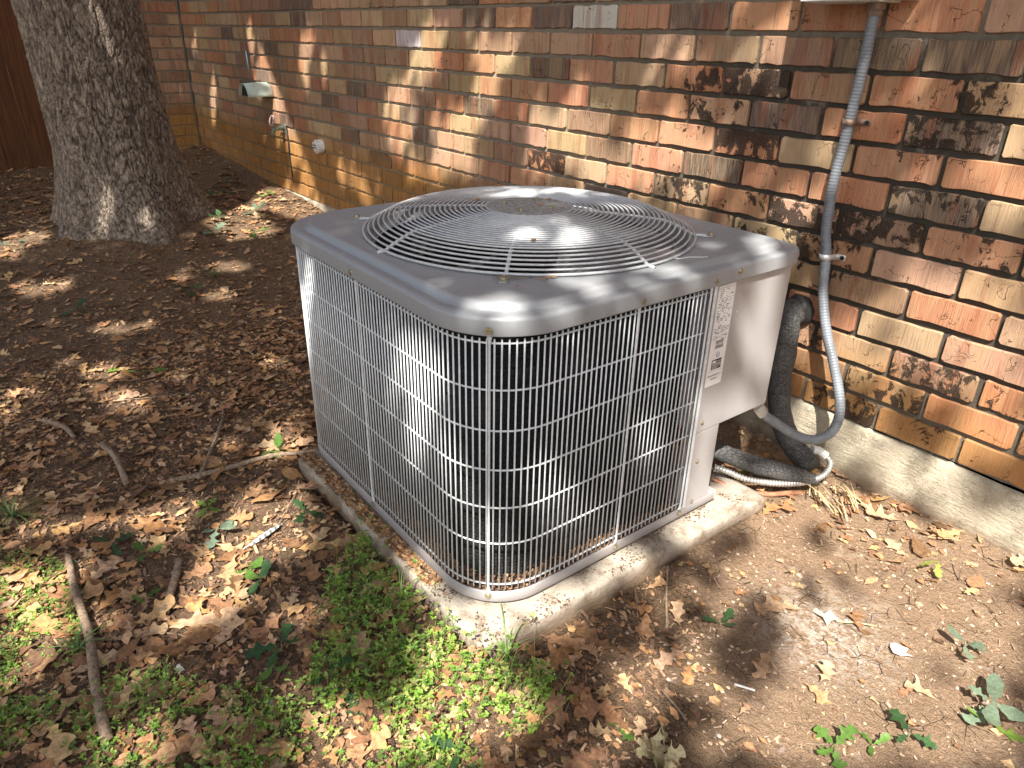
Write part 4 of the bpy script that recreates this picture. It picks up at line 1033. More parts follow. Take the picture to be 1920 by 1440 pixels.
loops = [LR(.3970, .137, .5270), LR(.4015, .140, .5235), LR(.4035, .142, .5240), LR(.4035, .142, .5255), LR(.4033, .142, .5470), LR(.4026, .1415, .5500), LR(.4008, .140, .5523), LR(.3980, .138, .5537), LR(.3940, .134, .5542), LR(.3880, .130, .5540),
         LR(.3810, .128, .5530), LR(.3785, .127, .5524), LR(.3765, .126, .5530), LR(.3735, .125, .5575), LR(.3712, .124, .5612), LR(.3690, .123, .5630), LR(.3660, .122, .5638), LR(.3610, .120, .5636), LR(.3570, .119, .5630)]
circ = LCc(.3360, .5630)
last = loops[-1]
loops.append([a.lerp(b, .5) for a, b in zip(last, circ)])
loops += [circ, LCc(.3335, .5628), LCc(.3300, .5615), LCc(.3275, .5590), LCc(.3265, .5550), LCc(.3265, .5340), LCc(.3200, .5330)]
obj('top_cover', loft(loops, M_LID, 'top_cover'), ac)
screw(ac, (.4032, .180, .5420), (1, 0, 0))
for (x, y) in ((.285, .285), (-.285, -.285), (.262, -.262), (-.262, .262)): pass

# fan barrel, motor and blades
mb = MB(); vs_ = []
for z, R_ in ((.535, .3262), (.50, .3262), (.44, .3262)):
    vs_ += [(R_ * math.cos(2*math.pi*k/64), R_ * math.sin(2*math.pi*k/64), z) for k in range(64)]
mb.add(vs_, [(j*64 + (k+1) % 64, j*64 + k, (j+1)*64 + k, (j+1)*64 + (k+1) % 64) for j in range(2) for k in range(64)])
obj('fan_barrel', mb.me('fan_barrel', M_INNER, True), ac)
fan = empty('fan', (0, 0, 0), 0.35, ac)
mb = MB(); mb.disc((0, 0), .07, .50, .595, 32); mb.disc((0, 0), .05, .47, .50, 24); obj('motor', mb.me('motor', M_BLACK, False), fan)
for k in range(3):
    vs_, fs_ = [], []
    for i in range(9):
        rr_ = .05 + .255 * i / 8
        for j in range(7):
            s_ = j / 6 - .5
            wd = math.radians(62) * (0.75 + 0.35 * math.sin(math.pi * i / 8)) 
            an = 2 * math.pi * k / 3 + s_ * wd + .25 * (i / 8) ** 2
            vs_.append((rr_ * math.cos(an), rr_ * math.sin(an), .490 + s_ * (.085 + .03 * i / 8) + .012 * math.cos(s_ * math.pi)))
    for i in range(8):
        for j in range(6): fs_.append((i*7 + j, i*7 + j + 1, (i+1)*7 + j + 1, (i+1)*7 + j))
    obj('fan_blade', mesh('fan_blade', vs_, fs_, M_BLADE, True), fan)

# fan guard
fg = empty('fan_guard', (0, 0, 0), 0, ac)
def guard_z(R_):
    if R_ > .275: t = (R_ - .275) / .065; return .596 - .0285 * t ** 1.25
    return .608 - .012 * ((R_ - .085) / .19) ** 1.5 if R_ > .085 else .608
NR = 25
for k in range(NR):
    R_ = .0905 + (.3400 - .0905) * k / (NR - 1)
    if R_ > .275: pass
    z = guard_z(R_)
    mb = MB(); n = 96
    pts = [(R_ * math.cos(2*math.pi*i/n), R_ * math.sin(2*math.pi*i/n), z) for i in range(n)]
    vs_ = []; r_ = .0021 if k < NR - 1 else .0026
    for (x, y, zz) in pts:
        for j in range(6):
            a_ = 2 * math.pi * j / 6; f_ = 1 + r_ * math.cos(a_) / R_
            vs_.append((x * f_, y * f_, zz + r_ * math.sin(a_)))
    fs_ = [(i*6 + j, ((i+1) % n)*6 + j, ((i+1) % n)*6 + (j+1) % 6, i*6 + (j+1) % 6) for i in range(n) for j in range(6)]
    mb.add(vs_, fs_)
    obj('guard_ring', mb.me('guard_ring', M_RING, True), fg)
for k in range(8):
    an = math.pi / 4 * k
    ca, sa = math.cos(an), math.sin(an)
    prof = [(r_, guard_z(r_) - .0035) for r_ in (.07, .12, .17, .22, .26, .272, .285, .30, .32, .338)]
    ex = (.352 if k % 2 == 0 else .372)
    prof += [(.346, .5655), (ex, .5650)]
    pts = [(r_ * ca, r_ * sa, z_) for r_, z_ in prof]
    mb = MB(); mb.tube(pts, .0036, 8)
    obj('guard_spoke', mb.me('guard_spoke', M_RING, True), fg)
    if k % 2 == 1:
        mb = MB(); mb.tube([((ex - .022) * ca, (ex - .022) * sa, .5650), ((ex + .006) * ca, (ex + .006) * sa, .5645)], .006, 8, flat=(.3, 1.15))
        obj('guard_clip', mb.me('guard_clip', M_RING, True), fg)
        s_ = screw(ac, (ex * ca, ex * sa, .5660), (0, 0, 1)); s_.scale = (1.35, 1.35, 1.5)
mb = MB()
mb.disc((0, 0), .0885, .6055, .6085, 64); mb.disc((0, 0), .080, .6085, .6100, 64, .074)
obj('hub_plate', mb.me('hub_plate', M_HUB, False), fg)
for x, y in ((.045, .02), (-.03, .045), (-.04, -.035), (.03, -.045)):
    screw(ac, (x, y, .610), (0, 0, 1)).scale = (.9, .9, 1.4)

# valve stub and inner service opening
mb = MB(); mb.tube([(.30, .215, .050), (.372, .245, .046)], .013, 12); mb.tube([(.30, .225, .09), (.345, .268, .085)], .010, 12)
obj('service_valve', mb.me('service_valve', M_BLACK, True), ac)

# debris trapped inside the bottom of the guard
Vd, Fd, Cd = [], [], []; nb = 0
dp = path_rr(.3800, RC - .015, .0009)
rd = random.Random(9)
for (x, y, an) in dp:
    for _ in range(3):
        o_ = rd.uniform(-.020, .009); hgt = .022 + rd.random() ** 2 * .013 * (1.6 if y < -.2 and x > -.1 else .9)
        px_, py_ = x + math.cos(an) * o_, y + math.sin(an) * o_
        L = rd.uniform(.0015, .005); a_ = rd.uniform(0, 6.28); w_ = L * rd.uniform(.25, .7)
        dx, dy = math.cos(a_) * L, math.sin(a_) * L; ex_, ey_ = -math.sin(a_) * w_, math.cos(a_) * w_; dz = rd.uniform(-.0015, .0025)
        Vd += [(px_ - dx - ex_, py_ - dy - ey_, hgt), (px_ + dx - ex_, py_ + dy - ey_, hgt + dz), (px_ + dx + ex_, py_ + dy + ey_, hgt + dz + .0008), (px_ - dx + ex_, py_ - dy + ey_, hgt)]
        Fd.append((nb, nb+1, nb+2, nb+3)); nb += 4
        c = rd.choice(((.16, .08, .045), (.27, .15, .08), (.38, .23, .13), (.09, .05, .03)))
        Cd += [(*c, 1)] * 4
me = npmesh('trapped_leaf_debris', Vd, Fd, M_CHIP); vcol(me, Cd)
o = obj('trapped_leaf_debris', me); o.location = (UX, UY, 0); o.rotation_euler = (0, 0, UR)
tag(o, 'brown crumbled leaf debris gathered inside the foot of the coil guard', 'leaf debris', kind='stuff')

# ------------------------------------------------------------------ electrical box, conduits, refrigerant lines
eb = empty('electrical_box', (.262, 0, .9945))
tag(eb, 'pale enamelled metal disconnect box on the brick wall at the top edge, conduit leaving below', 'electrical box')
mb = MB(); mb.box(-.092, .060, -.090, -.0005, 0.0, .24, .002); obj('box_body', mb.me('box_body', M_BOX), eb)
mb = MB(); mb.box(-.096, .064, -.101, -.0905, .0015, .243, .0015); obj('cover', mb.me('cover', M_BOX), eb)
mb = MB(); mb.box(.0605, .095, -.070, -.0005, .004, .12, .002); obj('side_latch', mb.me('side_latch', M_BOX), eb)
mb = MB(); mb.disc((.026, -.027), .018, -.012, -.0005, 20); mb.disc((.026, -.027), .0145, -.022, -.0122, 20); obj('conduit_fitting', mb.me('conduit_fitting', M_STRAPR), eb)

def corrugated(name, ctrl, r, pitch, depth, mat, label, cat, n=14, ribs=True):
    pts = catmull(ctrl, pitch / 4)
    L = 0; rad = []
    for i, p in enumerate(pts):
        if i: L += (pts[i] - pts[i-1]).length
        rad.append(r + (depth * math.sin(2 * math.pi * L / pitch) if ribs else 0))
    mb = MB(); mb.tube(pts, rad, n)
    o = obj(name, mb.me(name, mat, True)); tag(o, label, cat); return o
corrugated('conduit', [(.288, -.027, .995), (.287, -.026, .93), (.286, -.025, .875), (.283, -.024, .80), (.281, -.0245, .74), (.279, -.031, .652), (.284, -.030, .548), (.295, -.026, .489), (.310, -.034, .410), (.345, -.046, .325), (.389, -.060, .254), (.423, -.072, .190), (.436, -.085, .145), (.430, -.103, .112), (.408, -.130, .098), (.380, -.162, .110), (.352, -.205, .143), (.335, -.245, .175), (.322, -.262, .200)],
           .0110, .0068, .00055, M_CONDUIT, 'grey flexible conduit running down the brick wall and looping into the control box', 'conduit')
mb = MB(); mb.tube([(.337, -.241, .172), (.326, -.256, .192)], .0150, 8); mb.tube([(.3265, -.2555, .191), (.316, -.268, .212)], .0130, 12)
o = obj('conduit_connector', mb.me('conduit_connector', M_GALV, False)); tag(o, 'silver compression connector where the grey conduit enters the control box', 'connector')
def strap(x, z, mat, label, tilt=0.0):
    e = empty('pipe_strap', (x, 0, z), 0); e.rotation_euler = (0, tilt, 0)
    tag(e, label, 'pipe strap')
    mb = MB(); vs_ = []
    prof = []
    for k in range(13):
        a_ = math.pi + math.pi * k / 12 if False else math.radians(200 - 220 * k / 12)
        prof.append((.0130 * math.cos(a_), -.025 - .0130 * math.sin(a_)))
    prof += [(.0150, -.010), (.0170, -.0035), (.021, -.0025), (.036, -.0025)]
    for (px_, py_) in prof: vs_ += [(px_, py_, -.0065), (px_, py_, .0065)]
    n = len(prof)
    mb.add(vs_, [(2*i, 2*i+1, 2*i+3, 2*i+2) for i in range(n-1)])
    me = mb.me('band', mat, True); o = obj('band', me, e)
    md = o.modifiers.new('s', 'SOLIDIFY'); md.thickness = .0014
    mb = MB(); mb.tube([(.029, -.0035, 0), (.029, -.0062, 0)], .0050, 8); obj('screw', mb.me('screw', M_BLACK), e)
strap(.281, .7735, M_STRAPR, 'rusty brown strap holding the upper part of the grey conduit to the brick')
strap(.293, .4870, M_STRAP, 'shiny silver one hole strap holding the middle of the grey conduit to the brick')

lb_ = catmull([(.236, .012, .336), (.242, -.030, .333), (.262, -.066, .300), (.272, -.078, .235), (.277, -.082, .170), (.296, -.086, .105), (.330, -.090, .055), (.372, -.094, .026), (.408, -.100, .012)], .006)
mb = MB(); n = len(lb_)
rad = [.0265 + .0035 * noise.noise(Vector((i * .15, 0, 0))) + (.006 if i < 10 else 0) for i in range(n)]
mb.tube(lb_, rad, 20)
me = mb.me('insulated_pipe', M_INSUL, True)
tag(obj('insulated_pipe', me), 'cracked dark grey foam covered pipe dropping from a hole in the brick wall', 'pipe')
mb = MB(); bl = bmesh.new(); bmesh.ops.create_icosphere(bl, subdivisions=3, radius=.040)
for v in bl.verts:
    v.co = Vector((v.co.x * .95, v.co.y * .6, v.co.z)) * (1 + .16 * noise.noise(v.co * 60) + .08 * noise.noise(v.co * 150)); v.co += Vector((.246, -.006, .338))
bl.verts.index_update(); mb.add([v.co[:] for v in bl.verts], [[v.index for v in f.verts] for f in bl.faces]); bl.free()
tag(obj('sealant_lump', mb.me('sealant_lump', M_BLACK, True)), 'lump of black sealant round the pipe hole in the brick wall', 'sealant')
l2 = catmull([(.225, -.300, .070), (.262, -.284, .056), (.300, -.262, .046), (.345, -.225, .032), (.385, -.180, .018), (.412, -.140, .004), (.425, -.105, -.012)], .006)
mb = MB(); n = len(l2)
mb.tube(l2, [(.0225 + .003 * noise.noise(Vector((i * .2, 5, 0)))) * (1 - .45 * max(0, (i / n - .55) / .45) ** 2) for i in range(n)], 24, flat=(.85, 1.12))
tag(obj('insulated_pipe', mb.me('insulated_pipe', M_INSUL, True)), 'fat dark foam covered pipe lying on the soil from the unit to the wall', 'pipe')
corrugated('flexible_conduit', [(.285, -.315, .032), (.310, -.292, .022), (.340, -.268, .010), (.372, -.232, .002), (.402, -.185, -.004), (.424, -.135, -.006), (.436, -.085, .000), (.428, -.050, .014), (.410, -.045, .026)],
           .0070, .0075, .0013, M_GALV, 'thin silvery ribbed flexible conduit curving over the leaves below the foam pipe', 'conduit', 12)
mb = MB(); mb.tube([(.412, -.046, .025), (.396, -.056, .036), (.386, -.070, .040)], .0105, 10)
tag(obj('conduit_connector', mb.me('conduit_connector', M_WHITE, False)), 'small white fitting at the wall end of the thin ribbed conduit', 'connector')
mb = MB(); mb.tube(catmull([(.28, -.33, .012), (.315, -.305, -.006), (.350, -.272, -.020), (.385, -.222, -.028), (.405, -.170, -.034), (.415, -.13, -.045)], .01), .0060, 10)
tag(obj('copper_pipe', mb.me('copper_pipe', M_COPPER, True)), 'dirty bare copper pipe lying just below the ribbed conduit', 'pipe')

# ------------------------------------------------------------------ fittings on the far part of the wall
vh = empty('vent_hood', (-3.03, 0, .632))
tag(vh, 'pale green curved metal vent hood sticking out of the far brick wall', 'vent')
vs_ = []
for y, r_ in ((-.001, .078), (-.05, .078), (-.10, .076), (-.135, .074)):
    for k in range(15):
        a_ = math.radians(8 + 164 * k / 14); vs_.append((r_ * math.cos(a_), y, r_ * 1.0 * math.sin(a_) - .040))
me = mesh('hood_shell', vs_, [(j*15 + k, j*15 + k + 1, (j+1)*15 + k + 1, (j+1)*15 + k) for j in range(3) for k in range(14)], M_TEAL, True)
o = obj('hood_shell', me, vh); md = o.modifiers.new('s', 'SOLIDIFY'); md.thickness = .003
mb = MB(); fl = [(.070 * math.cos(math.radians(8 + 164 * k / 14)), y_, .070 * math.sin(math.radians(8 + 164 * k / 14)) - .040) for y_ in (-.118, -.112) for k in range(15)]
mb.add(fl, [tuple(range(15)), tuple(range(29, 14, -1))]); obj('mouth_shade_plate', mb.me('mouth_shade_plate', M_BLACK, False), vh)  # black plate added to paint in the shade deep inside the hood mouth
mb = MB(); mb.tube([(.0, -.085, .034), (-.012, -.086, .19)], .0028, 6)
tag(obj('thin_rod', mb.me('thin_rod', M_TEALD), None, (-3.03, 0, .632)), 'thin dark teal rod standing up from the vent hood', 'rod')
fa = empty('garden_tap', (-2.85, 0, .452))
tag(fa, 'small tarnished garden tap on the far brick wall with its handle to the left', 'tap')
mb = MB(); mb.disc((0, 0), .026, 0, .003, 16)
vv = [(x, -z - .001, y) for x, y, z in mb.v]; me = mesh('wall_flange', vv, [tuple(reversed(f)) for f in mb.f], M_BRONZE); obj('wall_flange', me, fa)
mb = MB(); mb.tube([(0, 0, 0), (0, -.04, .002), (0, -.062, -.006), (0, -.075, -.034)], [.011, .013, .012, .011], 12); obj('spout', mb.me('spout', M_BRONZE, True), fa)
mb = MB(); mb.tube([(0, -.045, .004), (0, -.062, .035)], .006, 8); obj('stem', mb.me('stem', M_BRONZE, True), fa)
mb = MB(); mb.tube([(.026 * math.cos(2*math.pi*k/16), -.066 + .008 * math.sin(2*math.pi*k/16), .040 + .024 * math.sin(2*math.pi*k/16)) for k in range(17)], .0042, 6); obj('handle', mb.me('handle', simple('tap_handle_pink', (.50, .36, .34), .5), True), fa)
ou = empty('outlet_cap', (-2.40, 0, .410))
tag(ou, 'small white plastic pipe outlet cap low on the far brick wall', 'outlet')
mb = MB(); mb.tube([(0, 0, 0), (0, -.030, 0)], .033, 20); obj('cap_body', mb.me('cap_body', M_WHITE, False), ou)
mb = MB(); mb.tube([(0, -.0302, 0), (0, -.038, -.001)], .026, 20); obj('cap_face', mb.me('cap_face', M_WHITE, False), ou)
mb = MB(); mb.box(-.018, .018, -.0405, -.0382, -.006, -.002); mb.box(-.018, .018, -.0405, -.0382, .006, .010); obj('cap_slots', mb.me('cap_slots', M_BLACK), ou)
mb = MB(); mb.tube(catmull([(-2.82, -.004, .455), (-2.80, -.008, .38), (-2.81, -.006, .30), (-2.805, -.004, .20)], .03), .004, 6)
tag(obj('wall_cable', mb.me('wall_cable', M_BLACK, True)), 'thin dark cable hanging on the brick beside the garden tap', 'cable')

# ------------------------------------------------------------------ leaves
def oak_shape(seed, kind='oak'):
    r = random.Random(seed)
    # half widths along the midrib, smoothed between lobes and sinuses
    if kind == 'oak':
        K = [(0, .012), (.12, .022), (.22, .07), (.31, .20), (.40, .09), (.50, .14), (.62, .36), (.72, .17), (.80, .16), (.89, .24), (.96, .16), (1.0, .02)]
    else:
        K = [(0, .012), (.12, .04), (.3, .18), (.5, .25), (.7, .23), (.88, .14), (1.0, .01)]
    def side():
        q = [(t + (r.uniform(-.025, .025) if 0 < t < 1 else 0), w_ * r.uniform(.72, 1.22)) for t, w_ in K]
        def f(t):
            for (t0, w0), (t1, w1) in zip(q, q[1:]):
                if t <= t1:
                    u = (t - t0) / (t1 - t0); u = u * u * (3 - 2 * u); return w0 + (w1 - w0) * u
            return q[-1][1]
        return f
    fl_, fr_ = side(), side()
    n_ = 20 if kind == 'oak' else 11
    curl = r.uniform(-1.2, 2.2); cup = r.uniform(-1.2, 1.8); tw = r.uniform(-1, 1); bend = r.uniform(-.12, .12)
    vs_ = []
    for i in range(n_ + 1):
        t = i / n_
        y = t - .5
        zc = .06 * curl * (y * y * 4) + .025 * math.sin(t * 6 + seed)
        mx_ = bend * math.sin(t * 3.1)
        for s_, ww in ((-1, fl_(t)), (0, 0), (1, fr_(t))):
            z = zc + cup * .8 * ww * ww + s_ * tw * .25 * ww * (t - .4) + .10 * ww * math.sin(t * 13 + seed + s_)
            vs_.append((s_ * ww + mx_, y + .12 * ww * (1 if t > .3 else .3), z))
    fs_ = []
    for i in range(n_):
        a = i * 3
        fs_ += [(a, a+1, a+4, a+3), (a+1, a+2, a+5, a+4)]
    return vs_, fs_
OAK = [oak_shape(200 + i) for i in range(16)]
OVAL = [oak_shape(400 + i, 'oval') for i in range(6)]
ME_OAK = []
for v_, f_ in OAK:
    me = mesh('oak_leaf', v_, f_, M_LEAF, True); ME_OAK.append(me)
ME_OAK += [mesh('oak_leaf', v_, f_, M_LEAF, True) for v_, f_ in OVAL[:2]]
ALLS = OAK + OVAL[:2]
def dead_col(r):
    c = r.choice(((.17, .095, .05), (.42, .235, .115), (.36, .19, .088), (.48, .29, .145), (.30, .155, .075), (.42, .265, .15), (.25, .135, .07), (.50, .345, .19)))
    k = r.uniform(.70, 1.18); return (c[0]*k, c[1]*k, c[2]*k * r.uniform(.85, 1.15), 1)
rq = random.Random(77)
def blocked(x, y):
    if -.40 < x < .415 and -1.06 < y < -.262: return True
    if math.hypot(x - TX, y - TY) < .36: return True
    return y > -0.004 or x < -4.38 and y > -.95
def density(x, y):
    """leaf litter per place: thick left and in front, sparse on the bare soil at the right"""
    a = x + .75 * y
    d = 1.0 if a < -.15 else max(.07, 1.0 - (a + .15) * 2.6)
    c = noise.noise(Vector((x * 1.7, y * 1.7, 2))) * .9 + .75
    if y > -.16 and x > .45: d = max(d, .45)
    if x > .2 and x < .75 and y > -.25: d = max(d, .8)
    if -2.6 < x < -.55 and y > -1.5: d *= .75
    if .2 < x < .75 and -1.0 < y < -.45: d *= .55
    return d * max(.2, min(1.2, c))
cands = []
tries = 0
while len(cands) < 6400 and tries < 90000:
    tries += 1
    if rq.random() < .5: x = rq.uniform(-1.3, 1.15); y = rq.uniform(-1.75, 0)
    else: x = rq.uniform(-4.8, -.3); y = rq.uniform(-2.2, 0)
    if blocked(x, y) or rq.random() > density(x, y): continue
    big = rq.random()
    s_ = rq.uniform(.015, .040) if big < .72 else rq.uniform(.040, .076)
    if -2.6 < x < -.6: s_ *= .85
    if x + .75 * y > .05 and s_ > .06: s_ *= .8
    cands.append((x, y, s_))
# singled-out leaves seen in the photograph (x, y, size, heading)
FIX = [(.603, -.509, .085, 2.6), (.520, -.060, .09, .9), (.585, -.075, .07, 2.0), (-.27, -1.50, .07, .5), (.03, -1.37, .08, 1.0), (.655, -.165, .05, 1.2), (.10, -1.10, .085, .2), (.22, -1.42, .07, 2.2), (.35, -1.15, .06, 1), (-.02, -1.41, .075, -.4),
       (.505, -.695, .05, .8), (.62, -.93, .035, .4), (.86, -.50, .045, 1.9), (.74, -.60, .045, .3)]
zone_names = []
def leaf_score(c):
    d = visible(c[0], c[1], gbase(c[0], c[1]), 0.0)
    return -1 if d is None else c[2] / d
allc = [(x, y, s_, h_) for x, y, s_, h_ in FIX] + [(x, y, s_, rq.uniform(0, 6.283)) for x, y, s_ in cands]
def hidden_by_unit(x, y):
    o = CAM - Vector((-0.054, -0.613, 0)); r = Vector((x, y, -.04)) - CAM
    t0, t1 = 0.0, 0.99
    for a in range(3):
        lo_, hi_ = ((-.38, .38), (-.38, .38), (0.0, .54))[a]
        ta, tb = (lo_ - o[a]) / r[a], (hi_ - o[a]) / r[a]
        if ta > tb: ta, tb = tb, ta
        t0 = max(t0, ta); t1 = min(t1, tb)
    return t0 < t1
scs = [(-1 if hidden_by_unit(c[0], c[1]) else leaf_score(c)) for c in allc]
od = sorted(range(len(allc)), key=lambda i: -scs[i])
single = set(od[:290]) | set(range(len(FIX)))
LMK = [((-.33, -1.56), 'the top end of the long stick'), ((-.08, -1.56), 'the middle of the long stick'), ((.13, -1.58), 'the bottom end of the long stick'), ((-.14, -1.41), 'the short sunlit stick'), ((-.5, -1.15), 'the grey forked twig'), ((-.64, -1.39), 'the grey branch stub'),
 ((-.19, -1.205), 'the barred feather'), ((-.36, -1.274), 'the glowing green sprout'), ((-.25, -1.05), 'the left side of the pad'), ((.05, -1.10), 'the weeds on the left of the pad'), ((.40, -1.08), 'the front corner of the pad'), ((.15, -1.32), 'the broad leaved centre seedling'),
 ((.28, -1.24), 'the dark sprouts in the centre weeds'), ((.18, -1.42), 'the weeds along the bottom edge'), ((.486, -1.174), 'the broad green leaves at the bottom edge'), ((.667, -.932), 'the curled pale leaf clump'), ((.46, -.67), 'the straight twig right of the pad'), ((.63, -.85), 'the grey twig near the bottom'), ((.562, -.642), 'the seedling right of the pad'),
 ((.671, -.465), 'the ragged white scrap'), ((.795, -.442), 'the star shaped white scrap'), ((.781, -.165), 'the bare sapling twig'), ((.50, -.125), 'the straw stalks'), ((.865, -.36), 'the shadow casting seedling'), ((.90, -.53), 'the seedlings at the right edge'), ((.83, -.70), 'the green sprouts at the bottom right'), ((.65, -.05), 'the wall footing at right'),
 ((-.75, -1.12), 'the thin dark branching twig'), ((-1.19, -1.258), 'the two sprouts midway down the left side'), ((-1.753, -.901), 'the seedling in the shaded litter'), ((-2.4, -.55), 'the right of the tree foot'), ((-2.6, -1.25), 'the left of the tree foot'), ((-2.2, -.3), 'the sunny patch by the far wall'), ((-1.0, -.9), 'the left corner of the air conditioner'), ((-.95, -1.48), 'the branch stub at the left edge'), ((-.55, -1.6), 'the grass tuft at the left edge'), ((.40, -.85), 'the right edge of the pad'), ((-.45, -1.72), 'the left edge weeds')]
def leaf_label(x, y, s_, c):
    L_ = c[0] * .3 + c[1] * .6 + c[2] * .1
    shade = 'pale tan' if L_ > .33 else 'light brown' if L_ > .27 else 'reddish brown' if c[0] / c[1] > 1.83 else 'medium brown' if L_ > .2 else 'dark brown'
    size = 'large' if s_ > .066 else 'small' if s_ < .048 else 'middling'
    nm = min(LMK, key=lambda q: (q[0][0] - x) ** 2 + (q[0][1] - y) ** 2)[1]
    lb2 = '%s %s dead oak leaf near %s' % (size, shade, nm)
    return lb2, '%s %s dead leaves near %s' % (size, shade, nm)
def zone(x, y):
    if x > .41 and y > -.22: return 'W'
    if x + .75 * y > -.30 and x > .3: return 'R'
    if x < -1.0: return 'T'
    if x > -.12 and y < -1.0: return 'F'
    return 'L'
Vl, Fl, Cl = [], [], []; nb = 0
for i, (x, y, s_, h_) in enumerate(allc):
    vi = rq.randrange(len(ALLS)); z = gh(x, y) + rq.uniform(.002, .010)
    tx_, ty_ = rq.gauss(0, .17), rq.gauss(0, .17)
    c = dead_col(rq)
    if zone(x, y) in 'RW': c = tuple(min(.6, q * .98) for q in c[:3]) + (1,)
    if i < len(FIX): vi = i % 16; tx_ = ty_ = .06; c = (.47, .31, .19, 1)
    if i in single:
        o = bpy.data.objects.new('oak_leaf', ME_OAK[vi]); o.location = (x, y, z + .002); o.rotation_euler = (tx_, ty_, h_)
        o.scale = (s_ * 1.05, s_ * 1.15, s_); o.color = c
        l_, g_ = leaf_label(x, y, s_, c); tag(o, l_, 'leaf', g_); link(o)
    else:
        M = Matrix.LocRotScale(Vector((x, y, z)), __import__('mathutils').Euler((tx_, ty_, h_)), Vector((s_, s_ * 1.15, s_)))
        v_, f_ = ALLS[vi]
        Vl += [tuple(M @ Vector(p)) for p in v_]; Fl += [tuple(q + nb for q in f) for f in f_]; Cl += [c] * len(v_); nb += len(v_)
me = mesh('leaf_litter', Vl, Fl, M_LEAF_V, True); vcol(me, Cl)
tag(obj('leaf_litter', me), 'layer of smaller dry brown oak leaves covering the ground', 'leaf litter', kind='stuff')

# broken leaf pieces
fr = random.Random(88)
Vl, Fl, Cl = [], [], []; nb = 0
for _ in range(16200):
    if _ > 15000: x = fr.uniform(-.375, .2); y = fr.uniform(-1.042, -1.010) + (0 if fr.random() < .7 else .0)
    elif fr.random() < .6: x = fr.uniform(-1.3, 1.1); y = fr.uniform(-1.75, 0)
    else: x = fr.uniform(-4.6, -.4); y = fr.uniform(-1.9, 0)
    onp = -.38 < x < .375 and -1.045 < y < -1.012 and x < .2
    if not onp and (blocked(x, y) or fr.random() > density(x, y) * 1.1): continue
    if onp and fr.random() < .3: continue
    z = (.0005 if onp else gh(x, y)) + fr.uniform(.001, .006); s_ = fr.uniform(.004, .013) * (.7 if onp else 1); a0 = fr.uniform(0, 6.28); k_ = fr.choice((4, 5, 6))
    Vl.append((x, y, z + s_ * fr.uniform(-.2, .4)))
    for k in range(k_):
        a = a0 + 6.283 * k / k_; rr_ = s_ * fr.uniform(.5, 1.2); Vl.append((x + math.cos(a) * rr_, y + math.sin(a) * rr_ * .75, z + s_ * fr.uniform(-.15, .45)))
    Fl += [(nb, nb + 1 + k, nb + 1 + (k + 1) % k_) for k in range(k_)]; Cl += [dead_col(fr)] * (k_ + 1); nb += k_ + 1
me = mesh('leaf_fragments', Vl, Fl, M_LEAF_V); vcol(me, Cl)
tag(obj('leaf_fragments', me), 'broken flakes of dry leaves strewn over the ground', 'leaf litter', kind='stuff')

# mulch chips and crumbs
NC = 90000
cx_ = np.concatenate([rng.uniform(-1.4, 1.3, int(NC*.75)), rng.uniform(-4.4, -1.0, NC - int(NC*.75))]); cy_ = np.concatenate([rng.uniform(-1.75, 0.0, int(NC*.75)), rng.uniform(-1.9, 0, NC - int(NC*.75))])
ok = ~((cx_ > -.39) & (cx_ < .405) & (cy_ > -1.056) & (cy_ < -.266)) & ~(np.hypot(cx_ - TX, cy_ - TY) < .37) & (cy_ < -.003)
bare = (cx_ + .75 * cy_ + 0.25 * np.array([noise.noise(Vector((a*3, b*3, 0))) for a, b in zip(cx_, cy_)])) > .06
ok &= (~bare) | (rng.random(NC) < .42)
cx_, cy_, bare = cx_[ok], cy_[ok], bare[ok]; n = len(cx_)
cz_ = np.array([gh(a, b) for a, b in zip(cx_, cy_)]) + rng.uniform(.0, .004, n)
L = rng.uniform(.0015, .006, n) * np.where(rng.random(n) < .1, 2.2, 1); W_ = L * rng.uniform(.12, .5, n); L = np.where(bare, L * .6, L); W_ = np.where(bare, W_ * .6, W_)
an = rng.uniform(0, 6.283, n); t_ = rng.normal(0, .35, n); s2 = rng.normal(0, .3, n)
d1 = np.stack([np.cos(an), np.sin(an), t_], -1) * L[:, None]; d2 = np.stack([-np.sin(an), np.cos(an), s2], -1) * W_[:, None]
c0 = np.stack([cx_, cy_, cz_], -1)
V = np.stack([c0 - d1 - d2, c0 + d1 - d2 * .6, c0 + d1 + d2, c0 - d1 + d2 * .7], 1).reshape(-1, 3)
F = np.arange(n * 4).reshape(-1, 4)
pal = np.array([(.12, .07, .045), (.20, .12, .075), (.30, .18, .11), (.08, .045, .03), (.42, .28, .17), (.26, .15, .09)])
cc = pal[rng.integers(0, 6, n)] * rng.uniform(.7, 1.2, (n, 1)); cc[bare] = cc[bare] * 1.3 + .06
pn = 2200   # crumbs washed onto the pad along its exposed rim
pxx = rng.uniform(-.375, .38, pn); pyy = np.where(rng.random(pn) < .45, rng.uniform(-1.045, -1.005, pn), rng.uniform(-1.04, -.28, pn)); pxx = np.where(pyy < -1.004, pxx, rng.uniform(.33, .385, pn))
keep_ = rng.random(pn) < np.array([.30 + 1.9 * noise.noise(Vector((a * 14, b * 14, 3))) for a, b in zip(pxx, pyy)])
pxx, pyy = pxx[keep_], pyy[keep_]; pn = len(pxx); La = rng.uniform(.0008, .0028, pn); aa = rng.uniform(0, 6.28, pn)
e1 = np.stack([np.cos(aa), np.sin(aa), rng.normal(0, .2, pn)], -1) * La[:, None]; e2 = np.stack([-np.sin(aa), np.cos(aa), rng.normal(0, .2, pn)], -1) * (La * .5)[:, None]
cp_ = np.stack([pxx, pyy, np.full(pn, .0012)], -1)
